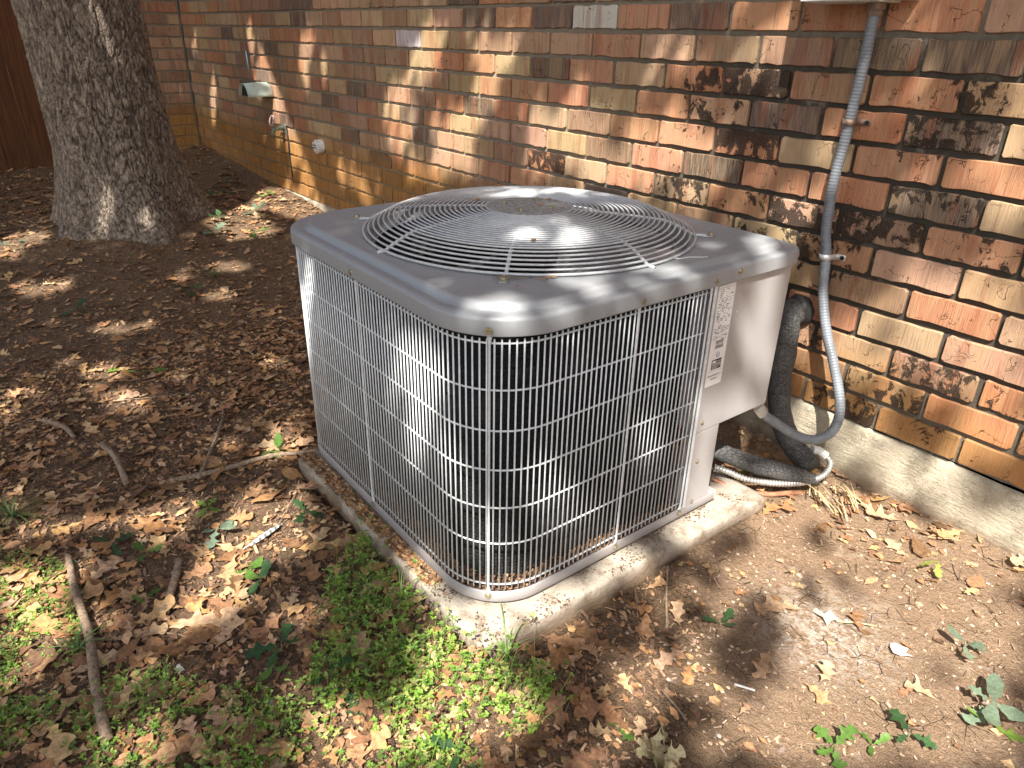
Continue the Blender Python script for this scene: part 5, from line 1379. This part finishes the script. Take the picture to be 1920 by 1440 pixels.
V = np.concatenate([V, np.stack([cp_ - e1 - e2, cp_ + e1 - e2, cp_ + e1 + e2, cp_ - e1 + e2], 1).reshape(-1, 3)]); F = np.arange(len(V)).reshape(-1, 4)
cc = np.concatenate([cc, pal[rng.integers(0, 4, pn)] * .8]); n += pn
me = npmesh('mulch_crumbs', V, F, M_CHIP); vcol(me, np.repeat(np.concatenate([cc, np.ones((n, 1))], 1), 4, 0))
tag(obj('mulch_crumbs', me), 'brown mulch crumbs and bark bits scattered over the soil', 'mulch', kind='stuff')

# ------------------------------------------------------------------ chickweed patches
PATCH = [[(-.05, -1.03), (.08, -1.075), (.16, -1.065), (.24, -1.075), (.30, -1.06), (.40, -1.055), (.44, -.97), (.50, -.98), (.53, -1.06), (.53, -1.15), (.48, -1.24), (.38, -1.33), (.24, -1.30), (.17, -1.24), (.07, -1.19), (-.02, -1.14)],
         [(-.46, -1.80), (-.43, -1.62), (-.33, -1.55), (-.20, -1.545), (-.10, -1.575), (-.05, -1.58), (-.05, -1.65), (-.12, -1.80)],
         [(.09, -1.46), (.18, -1.37), (.27, -1.33), (.35, -1.35), (.36, -1.42), (.24, -1.60), (.08, -1.64), (.04, -1.60), (.02, -1.54)],
         [(-.08, -1.66), (.04, -1.62), (.08, -1.70), (-.02, -1.85)]]
def inside(x, y, P):
    c = False; j = len(P) - 1
    for i in range(len(P)):
        xi, yi = P[i]; xj, yj = P[j]
        if (yi > y) != (yj > y) and x < (xj - xi) * (y - yi) / (yj - yi) + xi: c = not c
        j = i
    return c
rw_ = random.Random(31)
def leaf_quad(V, F, C, p, n_, u_, L, W, c, fold=.25):
    """small folded leaf: 6 verts, 4 faces"""
    v_ = n_.cross(u_)
    b = len(V)
    up = n_ * (W * fold)
    V += [tuple(p), tuple(p + u_*L*.4 + v_*W + up), tuple(p + u_*L*.85 + v_*W*.6 + up*.6), tuple(p + u_*L), tuple(p + u_*L*.85 - v_*W*.6 + up*.6), tuple(p + u_*L*.4 - v_*W + up), tuple(p + u_*L*.5)]
    F += [(b, b+6, b+1), (b+1, b+6, b+2), (b+6, b+3, b+2), (b, b+5, b+6), (b+5, b+4, b+6), (b+6, b+4, b+3)]
    C += [c] * 7
for pi, Pp in enumerate(PATCH):
    Vg, Fg, Cg = [], [], []
    x0 = min(p[0] for p in Pp); x1 = max(p[0] for p in Pp); y0 = min(p[1] for p in Pp); y1 = max(p[1] for p in Pp)
    area = (x1 - x0) * (y1 - y0)
    N = int(area * 20000)
    for _ in range(N):
        x = rw_.uniform(x0, x1); y = rw_.uniform(y0, y1)
        if not inside(x + .02 * noise.noise(Vector((x*20, y*20, 0))), y + .02 * noise.noise(Vector((x*20, y*20, 7))), Pp): continue
        dn = noise.noise(Vector((x * 9, y * 9, 3 + pi)))
        dn2 = noise.noise(Vector((x * 26, y * 26, 1)))
        if dn + .5 * dn2 < (-.10 if pi == 0 else -.16) + .40 * (rw_.random() - .5): continue
        onp = x > -.385 and y > -1.045 and x < .395
        if onp and (y > -1.008 + .012 * dn or x > .30 or rw_.random() < .2): continue
        z = 0.0 if onp else gh(x, y); hmax = (.016 + .020 * max(0, dn + .3)) * (2.0 if pi == 0 else .9)
        lean = Vector((rw_.gauss(0, .55), rw_.gauss(0, .55), 1)).normalized()
        hh = rw_.uniform(.2, 1) * hmax * ((2.2 if pi == 0 else 1.7) if rw_.random() < .12 else 1)
        top = Vector((x, y, z)) + lean * hh
        # stem
        b = len(Vg); w_ = .0005
        Vg += [(x - w_, y, z), (x + w_, y, z), tuple(top + Vector((w_, 0, 0))), tuple(top - Vector((w_, 0, 0)))]; Fg.append((b, b+1, b+2, b+3))
        g_ = rw_.uniform(.8, 1.25); base = rw_.choice(((.17, .31, .045), (.23, .38, .06), (.13, .25, .045), (.29, .42, .10), (.34, .38, .12), (.11, .20, .05)))
        c = (base[0]*g_, base[1]*g_, base[2]*g_, 1); Cg += [(c[0]*1.2, c[1]*1.05, c[2]*1.3, 1)] * 4
        a0 = rw_.uniform(0, 6.28)
        for q in range(rw_.choice((3, 4, 4, 5))):
            a = a0 + q * 1.571 + rw_.uniform(-.3, .3); el = rw_.uniform(-.1, .6)
            u_ = Vector((math.cos(a) * math.cos(el), math.sin(a) * math.cos(el), math.sin(el)))
            n_ = Vector((-math.cos(a) * math.sin(el), -math.sin(a) * math.sin(el), math.cos(el)))
            L = rw_.choice((rw_.uniform(.0028, .0055), rw_.uniform(.0045, .0085))) * (1.15 if pi == 0 else .9)
            leaf_quad(Vg, Fg, Cg, top - lean * (.003 * (q > 2)), n_, u_, L, L * .30, c)
        if rw_.random() < .05:
            u_ = Vector((0, 0, 1)); leaf_quad(Vg, Fg, Cg, top, Vector((1, 0, 0)), Vector((rw_.gauss(0, .4), rw_.gauss(0, .4), 1)).normalized(), .004, .0014, (.55, .6, .4, 1))
    me = mesh('chickweed', Vg, Fg, M_GREEN, True); vcol(me, Cg)
    lab_ = ['bright green chickweed patch hugging the front corner of the concrete pad', 'dark green low weeds at the left edge beside the long stick', 'green chickweed patch along the bottom edge left of centre', 'small green weed patch in the bottom left corner'][pi]
    tag(obj('chickweed', me), lab_, 'weeds', kind='stuff')

# ------------------------------------------------------------------ oak seedlings and grass
SEED = [((.040, .095, .035), 'deep green'), ((.09, .18, .035), 'fresh green'), ((.17, .27, .05), 'yellow green'), ((.16, .22, .15), 'pale grey green')]
ME_S = []
for i, (v_, f_) in enumerate(OAK[:6] + OVAL[2:6]):
    v2 = [(x, y + .5, z * .6) for x, y, z in v_]
    ME_S.append(mesh('leaf', v2, f_, M_GREEN_O, True))
def seedling(x, y, nl, size, h_, ck, where, lean=(0, 0), hd=None):
    col, nm = SEED[ck]
    e = empty('oak_seedling', (x, y, gh(x, y)))
    tag(e, '%s %s' % (nm, where), 'seedling')
    r = random.Random(int(x * 1000) * 31 + int(y * 1000))
    mb = MB(); mb.tube([(0, 0, -.003), (lean[0]*.5, lean[1]*.5, h_*.6), (lean[0], lean[1], h_)], [.0011, .0009, .0007], 5); obj('stem', mb.me('stem', M_TWIG, True), e)
    a0 = r.uniform(0, 6.28) if hd is None else hd
    for k in range(nl):
        o = bpy.data.objects.new('leaf', ME_S[r.randrange(10)]); o.location = (lean[0], lean[1], h_ * r.uniform(.75, 1.0))
        o.rotation_euler = (r.uniform(-.35, .5), r.uniform(-.3, .3), a0 + k * 6.283 / nl + r.uniform(-.4, .4))
        s_ = size * r.uniform(.7, 1.15); o.scale = (s_ * .85, s_, s_)
        g_ = r.uniform(.8, 1.25); o.color = (col[0]*g_, col[1]*g_, col[2]*g_, 1); link(o, e)
SL = [(-2.716, -1.336, 3, .07, .03, 3, 'seedling near the left edge beside the tree base'), (-1.19, -1.258, 2, .05, .02, 2, 'sprout in the litter midway down the left side'), (-1.11, -1.20, 2, .045, .02, 1, 'sprout just right of another in the left litter'),
 (-2.404, -.583, 4, .075, .03, 3, 'seedling just right of the tree foot'), (-2.55, -.50, 4, .07, .035, 0, 'seedling behind the one at the tree foot'), (-2.664, -.279, 5, .07, .03, 3, 'seedling in the sunny patch left of the unit corner'), (-3.278, -.20, 5, .10, .05, 0, 'leafy sprout in shade at the foot of the far wall'), (-3.05, -.32, 4, .09, .04, 0, 'sprout in deep shade behind the tree'),
 (-1.753, -.901, 5, .06, .03, 0, 'seedling in the middle of the shaded litter'), (-2.30, -.42, 3, .06, .03, 1, 'small seedling between sunny leaves near the unit corner'), (-2.9, -.12, 3, .06, .03, 2, 'sprout close to the wall footing far left'), (-1.79, -1.277, 3, .06, .02, 0, 'faint sprout in the dark soil left of centre'),
 (-.356, -1.274, 4, .042, .02, 2, 'sprout glowing in the sunlit litter left of the pad'), (-.262, -1.281, 4, .050, .018, 3, 'leaf sprout beside the sunlit litter left of the pad'), (-.196, -1.111, 3, .052, .02, 0, 'seedling against the left side of the pad'), (-.095, -1.281, 3, .05, .02, 1, 'sprout in the sunny litter in front of the pad'), (-.05, -1.27, 2, .045, .02, 0, 'sprout beside the lighter one in front of the pad'),
 (.13, -1.301, 4, .055, .02, 0, 'broad leaved seedling below the weeds at centre left'), (.17, -1.33, 3, .035, .02, 1, 'three leaved sprout below the centre left seedling'), (-.503, -1.054, 4, .045, .02, 1, 'seedling by the twig at the pad corner'), (-.262, -1.421, 3, .040, .018, 1, 'small sprout near the top of the long stick'), (-.33, -1.47, 3, .05, .025, 0, 'leafy sprout at the top end of the long stick'), (-.13, -1.46, 3, .035, .015, 1, 'tiny sprout in the dark soil right of the long stick'),
 (.562, -.642, 3, .038, .012, 0, 'seedling on the shaded soil right of the pad'), (.865, -.36, 3, .050, .030, 3, 'seedling casting a sharp shadow at the right'), (.945, -.456, 5, .052, .035, 3, 'taller seedling at the right edge'), (.955, -.475, 2, .05, .01, 2, 'flat leafed sprout below the right edge seedling'), (.888, -.609, 3, .040, .02, 0, 'two leafed seedling near the bottom right'), (.829, -.723, 4, .042, .02, 1, 'seedling at the bottom edge right of centre'),
 (.486, -1.174, 3, .055, .015, 0, 'broad leaves at the bottom edge in the sunlit weeds'), (.279, -1.253, 3, .05, .02, 0, 'dark leafy sprout in the shaded weeds at centre'), (.23, -1.27, 3, .045, .02, 0, 'dark leafy sprout left of its twin in the shaded weeds'), (.60, -.95, 2, .03, .01, 1, 'tiny sprout at the bottom edge in the shaded mulch'), (.86, -.665, 3, .03, .01, 1, 'small sprout at the bottom right beside dry leaves')]
for s_ in SL: seedling(*s_[:6], s_[6])
# sapling twig with two yellow green leaves
e = empty('sapling', (.781, -.165, gh(.781, -.165))); tag(e, 'bare brown sapling twig with two drooping yellow leaves near the wall footing', 'sapling')
mb = MB(); mb.tube([(0, 0, -.003), (-.004, .006, .035), (-.002, .010, .075)], [.0016, .0013, .0006], 6); mb.tube([(-.003, .004, .02), (-.022, -.004, .035), (-.040, -.012, .030)], [.0010, .0008, .0005], 5); obj('stem', mb.me('stem', M_TWIG, True), e)
for k, a in enumerate((2.2, 3.6)):
    o = bpy.data.objects.new('leaf', ME_S[k]); o.location = (-.040, -.012, .030); o.rotation_euler = (-.5, .2, a); o.scale = (.03, .035, .03); o.color = (.25, .33, .06, 1); link(o, e)

def grass_tuft(x, y, n_, L, spread, label, cols, zz=None, dirs=None, w0=.0016):
    r = random.Random(int(x * 997) + int(y * 613)); V, F, C = [], [], []
    e = empty('grass_tuft', (x, y, gh(x, y) if zz is None else zz)); tag(e, label, 'grass')
    for k in range(n_):
        a = r.uniform(0, 6.28) if dirs is None else dirs[k % len(dirs)]
        l_ = L * r.uniform(.6, 1.1); sp = spread * r.uniform(.6, 1.2)
        V, F = [], []
        for i in range(8):
            t = i / 7; rr_ = sp * l_ * (t ** 1.4); zz_ = l_ * (t - (.55 + .25 * sp) * t * t) 
            wd = w0 * (1 - t) ** .6 + .0002
            px_, py_ = math.cos(a) * rr_, math.sin(a) * rr_
            V += [(px_ - math.sin(a) * wd, py_ + math.cos(a) * wd, zz_), (px_ + math.sin(a) * wd, py_ - math.cos(a) * wd, zz_)]
        F = [(2*i, 2*i+1, 2*i+3, 2*i+2) for i in range(7)]
        o = obj('blade', mesh('blade', V, F, M_GREEN_O, True), e); c = r.choice(cols); o.color = (*c, 1)
grass_tuft(.392, -1.01, 9, .150, .75, 'tall grass tuft with long blades standing at the front corner of the pad', [(.13, .22, .07), (.10, .18, .05), (.18, .28, .10)], dirs=[1.9, 3.4, 2.6, 4.4, .2, 2.2, 1.2, 3.0, 5.0], w0=.0015)
grass_tuft(-.58, -1.62, 26, .11, 1.0, 'loose dark green grass tuft at the left edge above the weeds', [(.07, .13, .035), (.10, .17, .05), (.05, .10, .03)])
grass_tuft(-.08, -1.58, 18, .07, 1.0, 'grass blades among weeds left of the long stick', [(.10, .19, .05), (.16, .25, .09)])
grass_tuft(-.32, -.14, 30, .10, .7, 'green grass growing in the gap between the unit and the wall', [(.12, .24, .04), (.18, .30, .06)])
grass_tuft(.285, -.16, 26, .09, .8, 'sunlit green weed tuft seen under the control box', [(.16, .32, .05), (.22, .36, .07), (.40, .36, .16)], w0=.0022)
grass_tuft(-1.9, -.75, 20, .09, 1.0, 'thin dark grass tuft in front of the tree foot', [(.06, .11, .035), (.09, .15, .05)])
grass_tuft(.10, -1.12, 14, .09, .9, 'thin weed stalks rising beside the left face of the pad', [(.12, .22, .05), (.20, .28, .09)], w0=.0008)
grass_tuft(.17, -1.085, 12, .12, .6, 'tall thin weed stalks leaning on the coil guard', [(.12, .22, .05), (.16, .26, .08)], w0=.0009)

# straw bundle
Vs = MB(); r = random.Random(4)
st = empty('straw_bundle', (.49, -.120, -.037)); tag(st, 'fan of pale dry straw stalks on the soil below the ribbed conduit', 'straw')
for k in range(22):
    a = r.uniform(-1.1, -.2); o_ = Vector((r.uniform(-.06, .03), r.uniform(-.035, .045), r.uniform(.004, .03)))
    l_ = r.uniform(.05, .12); d_ = Vector((math.cos(a), math.sin(a), r.uniform(-.08, .05)))
    p = o_ - d_ * l_ * .5; q = o_ + d_ * l_ * .5; q.z = max(q.z, -.004); p.z = max(p.z, 0)
    mb = MB(); mb.tube([p, (p + q) / 2 + Vector((0, 0, .004)), q], [r.uniform(.0009, .002)] * 3, 5); obj('stalk', mb.me('stalk', M_STRAW, True), st)

# ------------------------------------------------------------------ sticks
def stick(pts, r0, r1, label, mat=None, kn=True):
    P = catmull([Vector((x, y, gh(x, y) + z)) for x, y, z in pts], .008); n = len(P)
    mb = MB(); rr_ = random.Random(len(label) * 7 + n)
    rad = [(r0 + (r1 - r0) * i / n) * (1 + .12 * noise.noise(Vector((i * .3, r0 * 900, 0))) + (.22 if i % 23 == 5 and kn else 0)) for i in range(n)]
    mb.tube(P, rad, 9); o = obj('stick', mb.me('stick', mat or M_TWIG, True)); tag(o, label, 'stick')
stick([(-.345, -1.548, .016), (-.24, -1.556, .014), (-.10, -1.558, .014), (.03, -1.572, .012), (.150, -1.580, .010)], .0068, .0092, 'long brown stick lying across the weeds at lower left')
stick([(-.52, -1.31, .010), (-.505, -1.20, .012), (-.49, -1.08, .014), (-.45, -1.02, .016), (-.40, -.985, .02)], .0075, .0045, 'long grey forked twig leading to the back corner of the pad')
stick([(-.50, -1.25, .008), (-.58, -1.20, .012), (-.72, -1.12, .012), (-.80, -1.09, .006)], .0055, .0030, 'thin dark twig branching left of the grey forked twig')
stick([(-.735, -1.405, .030), (-.66, -1.392, .022), (-.56, -1.393, .010)], .0065, .0075, 'short grey stub of branch standing in the left litter')
stick([(-.205, -1.375, .012), (-.15, -1.40, .012), (-.075, -1.438, .008)], .0068, .0078, 'short sunlit brown stick pointing down in front of the pad')
stick([(.41, -.615, .006), (.46, -.675, .006), (.508, -.728, .004)], .0022, .0026, 'thin straight twig lying on the soil right of the pad', kn=False)
stick([(.595, -.843, .006), (.63, -.852, .008), (.658, -.858, .005)], .0022, .0018, 'thin grey twig near the bottom right of centre', kn=False)
stick([(.415, -.715, .006), (.46, -.755, .006)], .0013, .0012, 'pale sliver of twig close to the right side of the pad', kn=False)
stick([(.688, -.462, .006), (.715, -.440, .008), (.742, -.418, .005)], .0018, .0015, 'pale thin stick on the bare soil beside the white scraps', M_STRAW, False)
stick([(.66, -.735, .005), (.69, -.722, .007)], .0022, .0018, 'short whitish stick on the soil at lower right', M_WHITE, False)
stick([(-.03, -1.455, .004), (.0, -1.43, .006), (.03, -1.415, .005), (.05, -1.39, .004)], .0018, .0012, 'thin pale twig below the short sunlit stick', kn=False)
stick([(-.98, -1.50, .02), (-.93, -1.46, .012), (-.86, -1.45, .01)], .0065, .006, 'grey branch stub at the left edge of the litter')
stick([(-.20, -1.18, .006), (-.24, -1.14, .008), (-.29, -1.09, .007)], .0016, .001, 'thin dark twig beside the spotted feather', kn=False)
stick([(-1.0, -1.30, .006), (-.96, -1.22, .010), (-.94, -1.12, .006)], .0015, .001, 'slender twig in the middle of the left litter', kn=False)
for k in range(26):
    x = rq.uniform(-1.0, 1.0); y = rq.uniform(-1.7, -.05)
    if blocked(x, y) or visible(x, y, -.04) is None or hidden_by_unit(x, y): continue
    a = rq.uniform(0, 6.28); l_ = rq.uniform(.02, .05)
    P = [Vector((x + math.cos(a) * l_ * t, y + math.sin(a) * l_ * t, gh(x + math.cos(a)*l_*t, y + math.sin(a)*l_*t) + .004 + .003 * math.sin(t * 3))) for t in (-1, -.4, .2, 1)]
    mb = MB(); mb.tube(P, [.0011, .0013, .001, .0007], 5)
    tag(obj('twig', mb.me('twig', M_TWIG, True)), 'hair thin broken twig scattered on the ground', 'twig', 'thin twigs scattered over the ground')

# feather, scraps, acorns, pebbles, dried leaf clump
fe = empty('feather', (-.19, -1.205, gh(-.19, -1.205) + .010), .35); tag(fe, 'grey and white barred feather in the sunlit litter left of the pad', 'feather')
V, F, Cc = [], [], []
for i in range(25):
    t = i / 24; wd = .009 * math.sin(math.pi * min(1, t * .9 + .08)) ** .6
    V += [(-wd * .7, t * .085 - .04 - .004, .002 * math.sin(t * 3)), (0, t * .085 - .04, .004 * math.sin(t * 3)), (wd, t * .085 - .04 - .004, .002 * math.sin(t * 3))]
    b_ = .12 if (i // 2) % 2 else .50; Cc += [(b_, b_, b_, 1)] * 3
F = [(3*i + a, 3*i + a + 1, 3*i + a + 4, 3*i + a + 3) for i in range(24) for a in (0, 1)]
me = mesh('vane', V, F, M_CHIP, True); vcol(me, Cc); obj('vane', me, fe)
mb = MB(); mb.tube([(0, -.06, .001), (0, 0, .004), (0, .044, .003)], [.0009, .0007, .0004], 5); obj('shaft', mb.me('shaft', M_WHITE, True), fe)
def scrap(x, y, s_, label, col, seed):
    r = random.Random(seed); n = 11; V = [(0, 0, .003)]
    for k in range(n):
        a = 2 * math.pi * k / n; rr_ = s_ * r.uniform(.45, 1.1); V.append((rr_ * math.cos(a), rr_ * math.sin(a) * .7, r.uniform(-.001, .007)))
    me = mesh('scrap', V, [(0, 1 + k, 1 + (k + 1) % n) for k in range(n)], M_LEAF, True)
    o = obj('scrap', me, None, (x, y, gh(x, y) + .004)); o.color = (*col, 1); tag(o, label, 'scrap')
scrap(.671, -.465, .028, 'ragged white bleached scrap on the bare soil at right', (.47, .44, .39), 1)
scrap(.795, -.442, .022, 'star shaped white scrap right of the ragged bleached one', (.48, .47, .45), 2)
scrap(.077, -1.455, .012, 'crumpled white fluff below the sunlit stick', (.65, .65, .62), 3)
scrap(-.16, -1.60, .012, 'whitish fluff in the left litter by the weeds', (.5, .52, .55), 4)
scrap(.23, -1.36, .012, 'grey white fluff among weeds near the bottom', (.5, .5, .48), 6)
scrap(-.56, -1.47, .020, 'pinkish broken brick chip in the left litter', (.50, .26, .20), 8)
scrap(.13, -1.40, .011, 'pinkish chip among the weeds near the bottom', (.52, .30, .22), 9)
dc = empty('dry_leaf_clump', (.667, -.932, gh(.667, -.932))); tag(dc, 'curled pale dried leaf clump at the bottom edge right of centre', 'dry leaves')
for k in range(11):
    o = bpy.data.objects.new('curled_leaf', ME_OAK[k % 16]); o.location = (rq.uniform(-.02, .02), rq.uniform(-.015, .015), rq.uniform(.004, .018)); o.rotation_euler = (rq.uniform(-1, 1), rq.uniform(-1, 1), rq.uniform(0, 6)); o.scale = (.04, .05, .045); o.color = (.46, .40, .24, 1); link(o, dc)
me_ac = None
bm = bmesh.new(); bmesh.ops.create_icosphere(bm, subdivisions=2, radius=1.0)
for v in bm.verts: v.co = Vector((v.co.x * .62, v.co.y, v.co.z * .6)) * (1 if v.co.y < .6 else .97)
me_ac = bpy.data.meshes.new('acorn'); bm.to_mesh(me_ac); me_ac.materials.append(M_ACORN); me_ac.polygons.foreach_set('use_smooth', [True] * len(me_ac.polygons))
for v in bm.verts: v.co *= 1 + .25 * noise.noise(v.co * 1.7)
me_pb = bpy.data.meshes.new('pebble'); bm.to_mesh(me_pb); me_pb.materials.append(M_PEB); bm.free(); me_pb.polygons.foreach_set('use_smooth', [True] * len(me_pb.polygons))
for (x, y) in [(.437, -.69), (.43, -.80), (.455, -.79), (.56, -.40), (.03, -1.44), (.045, -1.445), (-.02, -1.33), (.0, -1.32), (.29, -1.20), (.47, -.86), (.62, -.33), (.70, -.30), (-.60, -1.25), (-.75, -1.36), (.25, -1.44), (.80, -.72)]:
    o = obj('acorn', me_ac, None, (x, y, gh(x, y) + .004)); o.scale = (.0075,) * 3; o.rotation_euler = (rq.uniform(-.3, .3), 0, rq.uniform(0, 6)); tag(o, 'small brown acorn lying on the soil', 'acorn', 'acorns on the ground')
for k in range(40):
    x = rq.uniform(-.9, 1.0); y = rq.uniform(-1.65, -.03)
    if blocked(x, y): continue
    s_ = rq.uniform(.0015, .0042); o = obj('pebble', me_pb, None, (x, y, gh(x, y) + s_ * .4)); o.scale = (s_, s_ * 1.3, s_ * .8); o.rotation_euler = (0, 0, rq.uniform(0, 6)); tag(o, 'tiny pale pebble on the ground', 'pebble', 'small pebbles on the ground')

# things lying on the cover
def on_unit(x, y, z): 
    c, s_ = math.cos(UR), math.sin(UR); return (UX + c*x - s_*y, UY + s_*x + c*y, z)
mb = MB(); mb.tube([(-.03, 0, .002), (-.01, .004, .004), (.012, -.002, .003), (.034, .003, .002)], [.0014, .0018, .0014, .0009], 6)
o = obj('twig', mb.me('twig', M_TWIG, True), None, on_unit(.262, -.245, .5645)); o.rotation_euler = (0, 0, .9); tag(o, 'small brown twig on the cover beside the front guard clip', 'twig')
e = empty('seed_cluster', on_unit(.292, -.195, .5650)); tag(e, 'brown dried catkin fragment on the cover in front of the fan guard', 'plant debris')
for k in range(7):
    o = bpy.data.objects.new('husk', me_ac); o.location = (rq.uniform(-.006, .006), (k - 3) * .005, .002); o.scale = (.0028, .0042, .0024); o.rotation_euler = (0, 0, rq.uniform(0, 6)); link(o, e)
for (x, y, L) in ((.300, -.262, .006), (.02, -.345, .004), (-.25, -.33, .004), (.33, -.10, .004)):
    o = bpy.data.objects.new('leaf_crumb', ME_OAK[3]); o.location = on_unit(x, y, .5665 if max(abs(x), abs(y)) < .36 else .557); o.scale = (L * 1.6,) * 3; o.color = (.30, .16, .09, 1)
    tag(o, 'brown leaf crumb lying on the metal cover', 'leaf crumb', 'leaf crumbs on the cover'); link(o)
mb = MB(); mb.tube(catmull([(-.045, 0, .001), (-.030, .006, .002), (-.012, .003, .0015), (.008, .007, .002), (.030, .004, .0015), (.045, .006, .001)], .004), .0011, 5)
o = obj('white_thread', mb.me('white_thread', M_WHITE, True), None, on_unit(.345, .095, .5630)); o.rotation_euler = (0, 0, 1.15); tag(o, 'wavy white scratch of thread on the right of the metal cover', 'thread')
for (x, y, z_) in ((-.02, .07, .612), (.015, .02, .612), (-.10, -.06, .612), (.20, -.15, .603)):
    o = bpy.data.objects.new('fallen_acorn', me_ac); o.location = on_unit(x, y, z_); o.scale = (.006, .006, .004); tag(o, 'small brown acorn resting on the round fan guard', 'acorn', 'acorns on the fan guard'); link(o)

# clods on the bare soil
bm = bmesh.new(); bmesh.ops.create_icosphere(bm, subdivisions=2, radius=1.0)
CL = []
for q in range(5):
    VV = []
    for v in bm.verts: VV.append(v.co * (1 + .45 * noise.noise(v.co * 1.6 + Vector((q * 7, 0, 0)))))
    CL.append(VV)
bm.verts.index_update(); FC = [[v.index for v in f.verts] for f in bm.faces]; bm.free()
Vk, Fk, Ck = [], [], []; nb = 0; rk = random.Random(15)
for _ in range(2600):
    x = rk.uniform(.36, 1.15); y = rk.uniform(-1.2, -.01)
    if blocked(x, y) or noise.noise(Vector((x * 7, y * 7, 5))) < rk.uniform(-.4, .3): continue
    s_ = rk.uniform(.0010, .0034) * (1.8 if rk.random() < .05 else 1); z = gh(x, y); q = rk.randrange(5); a = rk.uniform(0, 6.28); ca, sa = math.cos(a), math.sin(a)
    for p in CL[q]:
        px_, py_ = p.x * ca - p.y * sa, p.x * sa + p.y * ca; Vk.append((x + px_ * s_ * 1.3, y + py_ * s_, z + p.z * s_ * .6))
    Fk += [tuple(i + nb for i in f) for f in FC]; c = rk.choice(((.22, .14, .085), (.30, .20, .125), (.38, .27, .18), (.16, .095, .055), (.48, .38, .28))); Ck += [(*c, 1)] * len(CL[q]); nb += len(CL[q])
me = mesh('soil_clods', Vk, Fk, M_CHIP, True); vcol(me, Ck)
tag(obj('soil_clods', me), 'small clods and grit on the bare soil at the right', 'soil clods', kind='stuff')
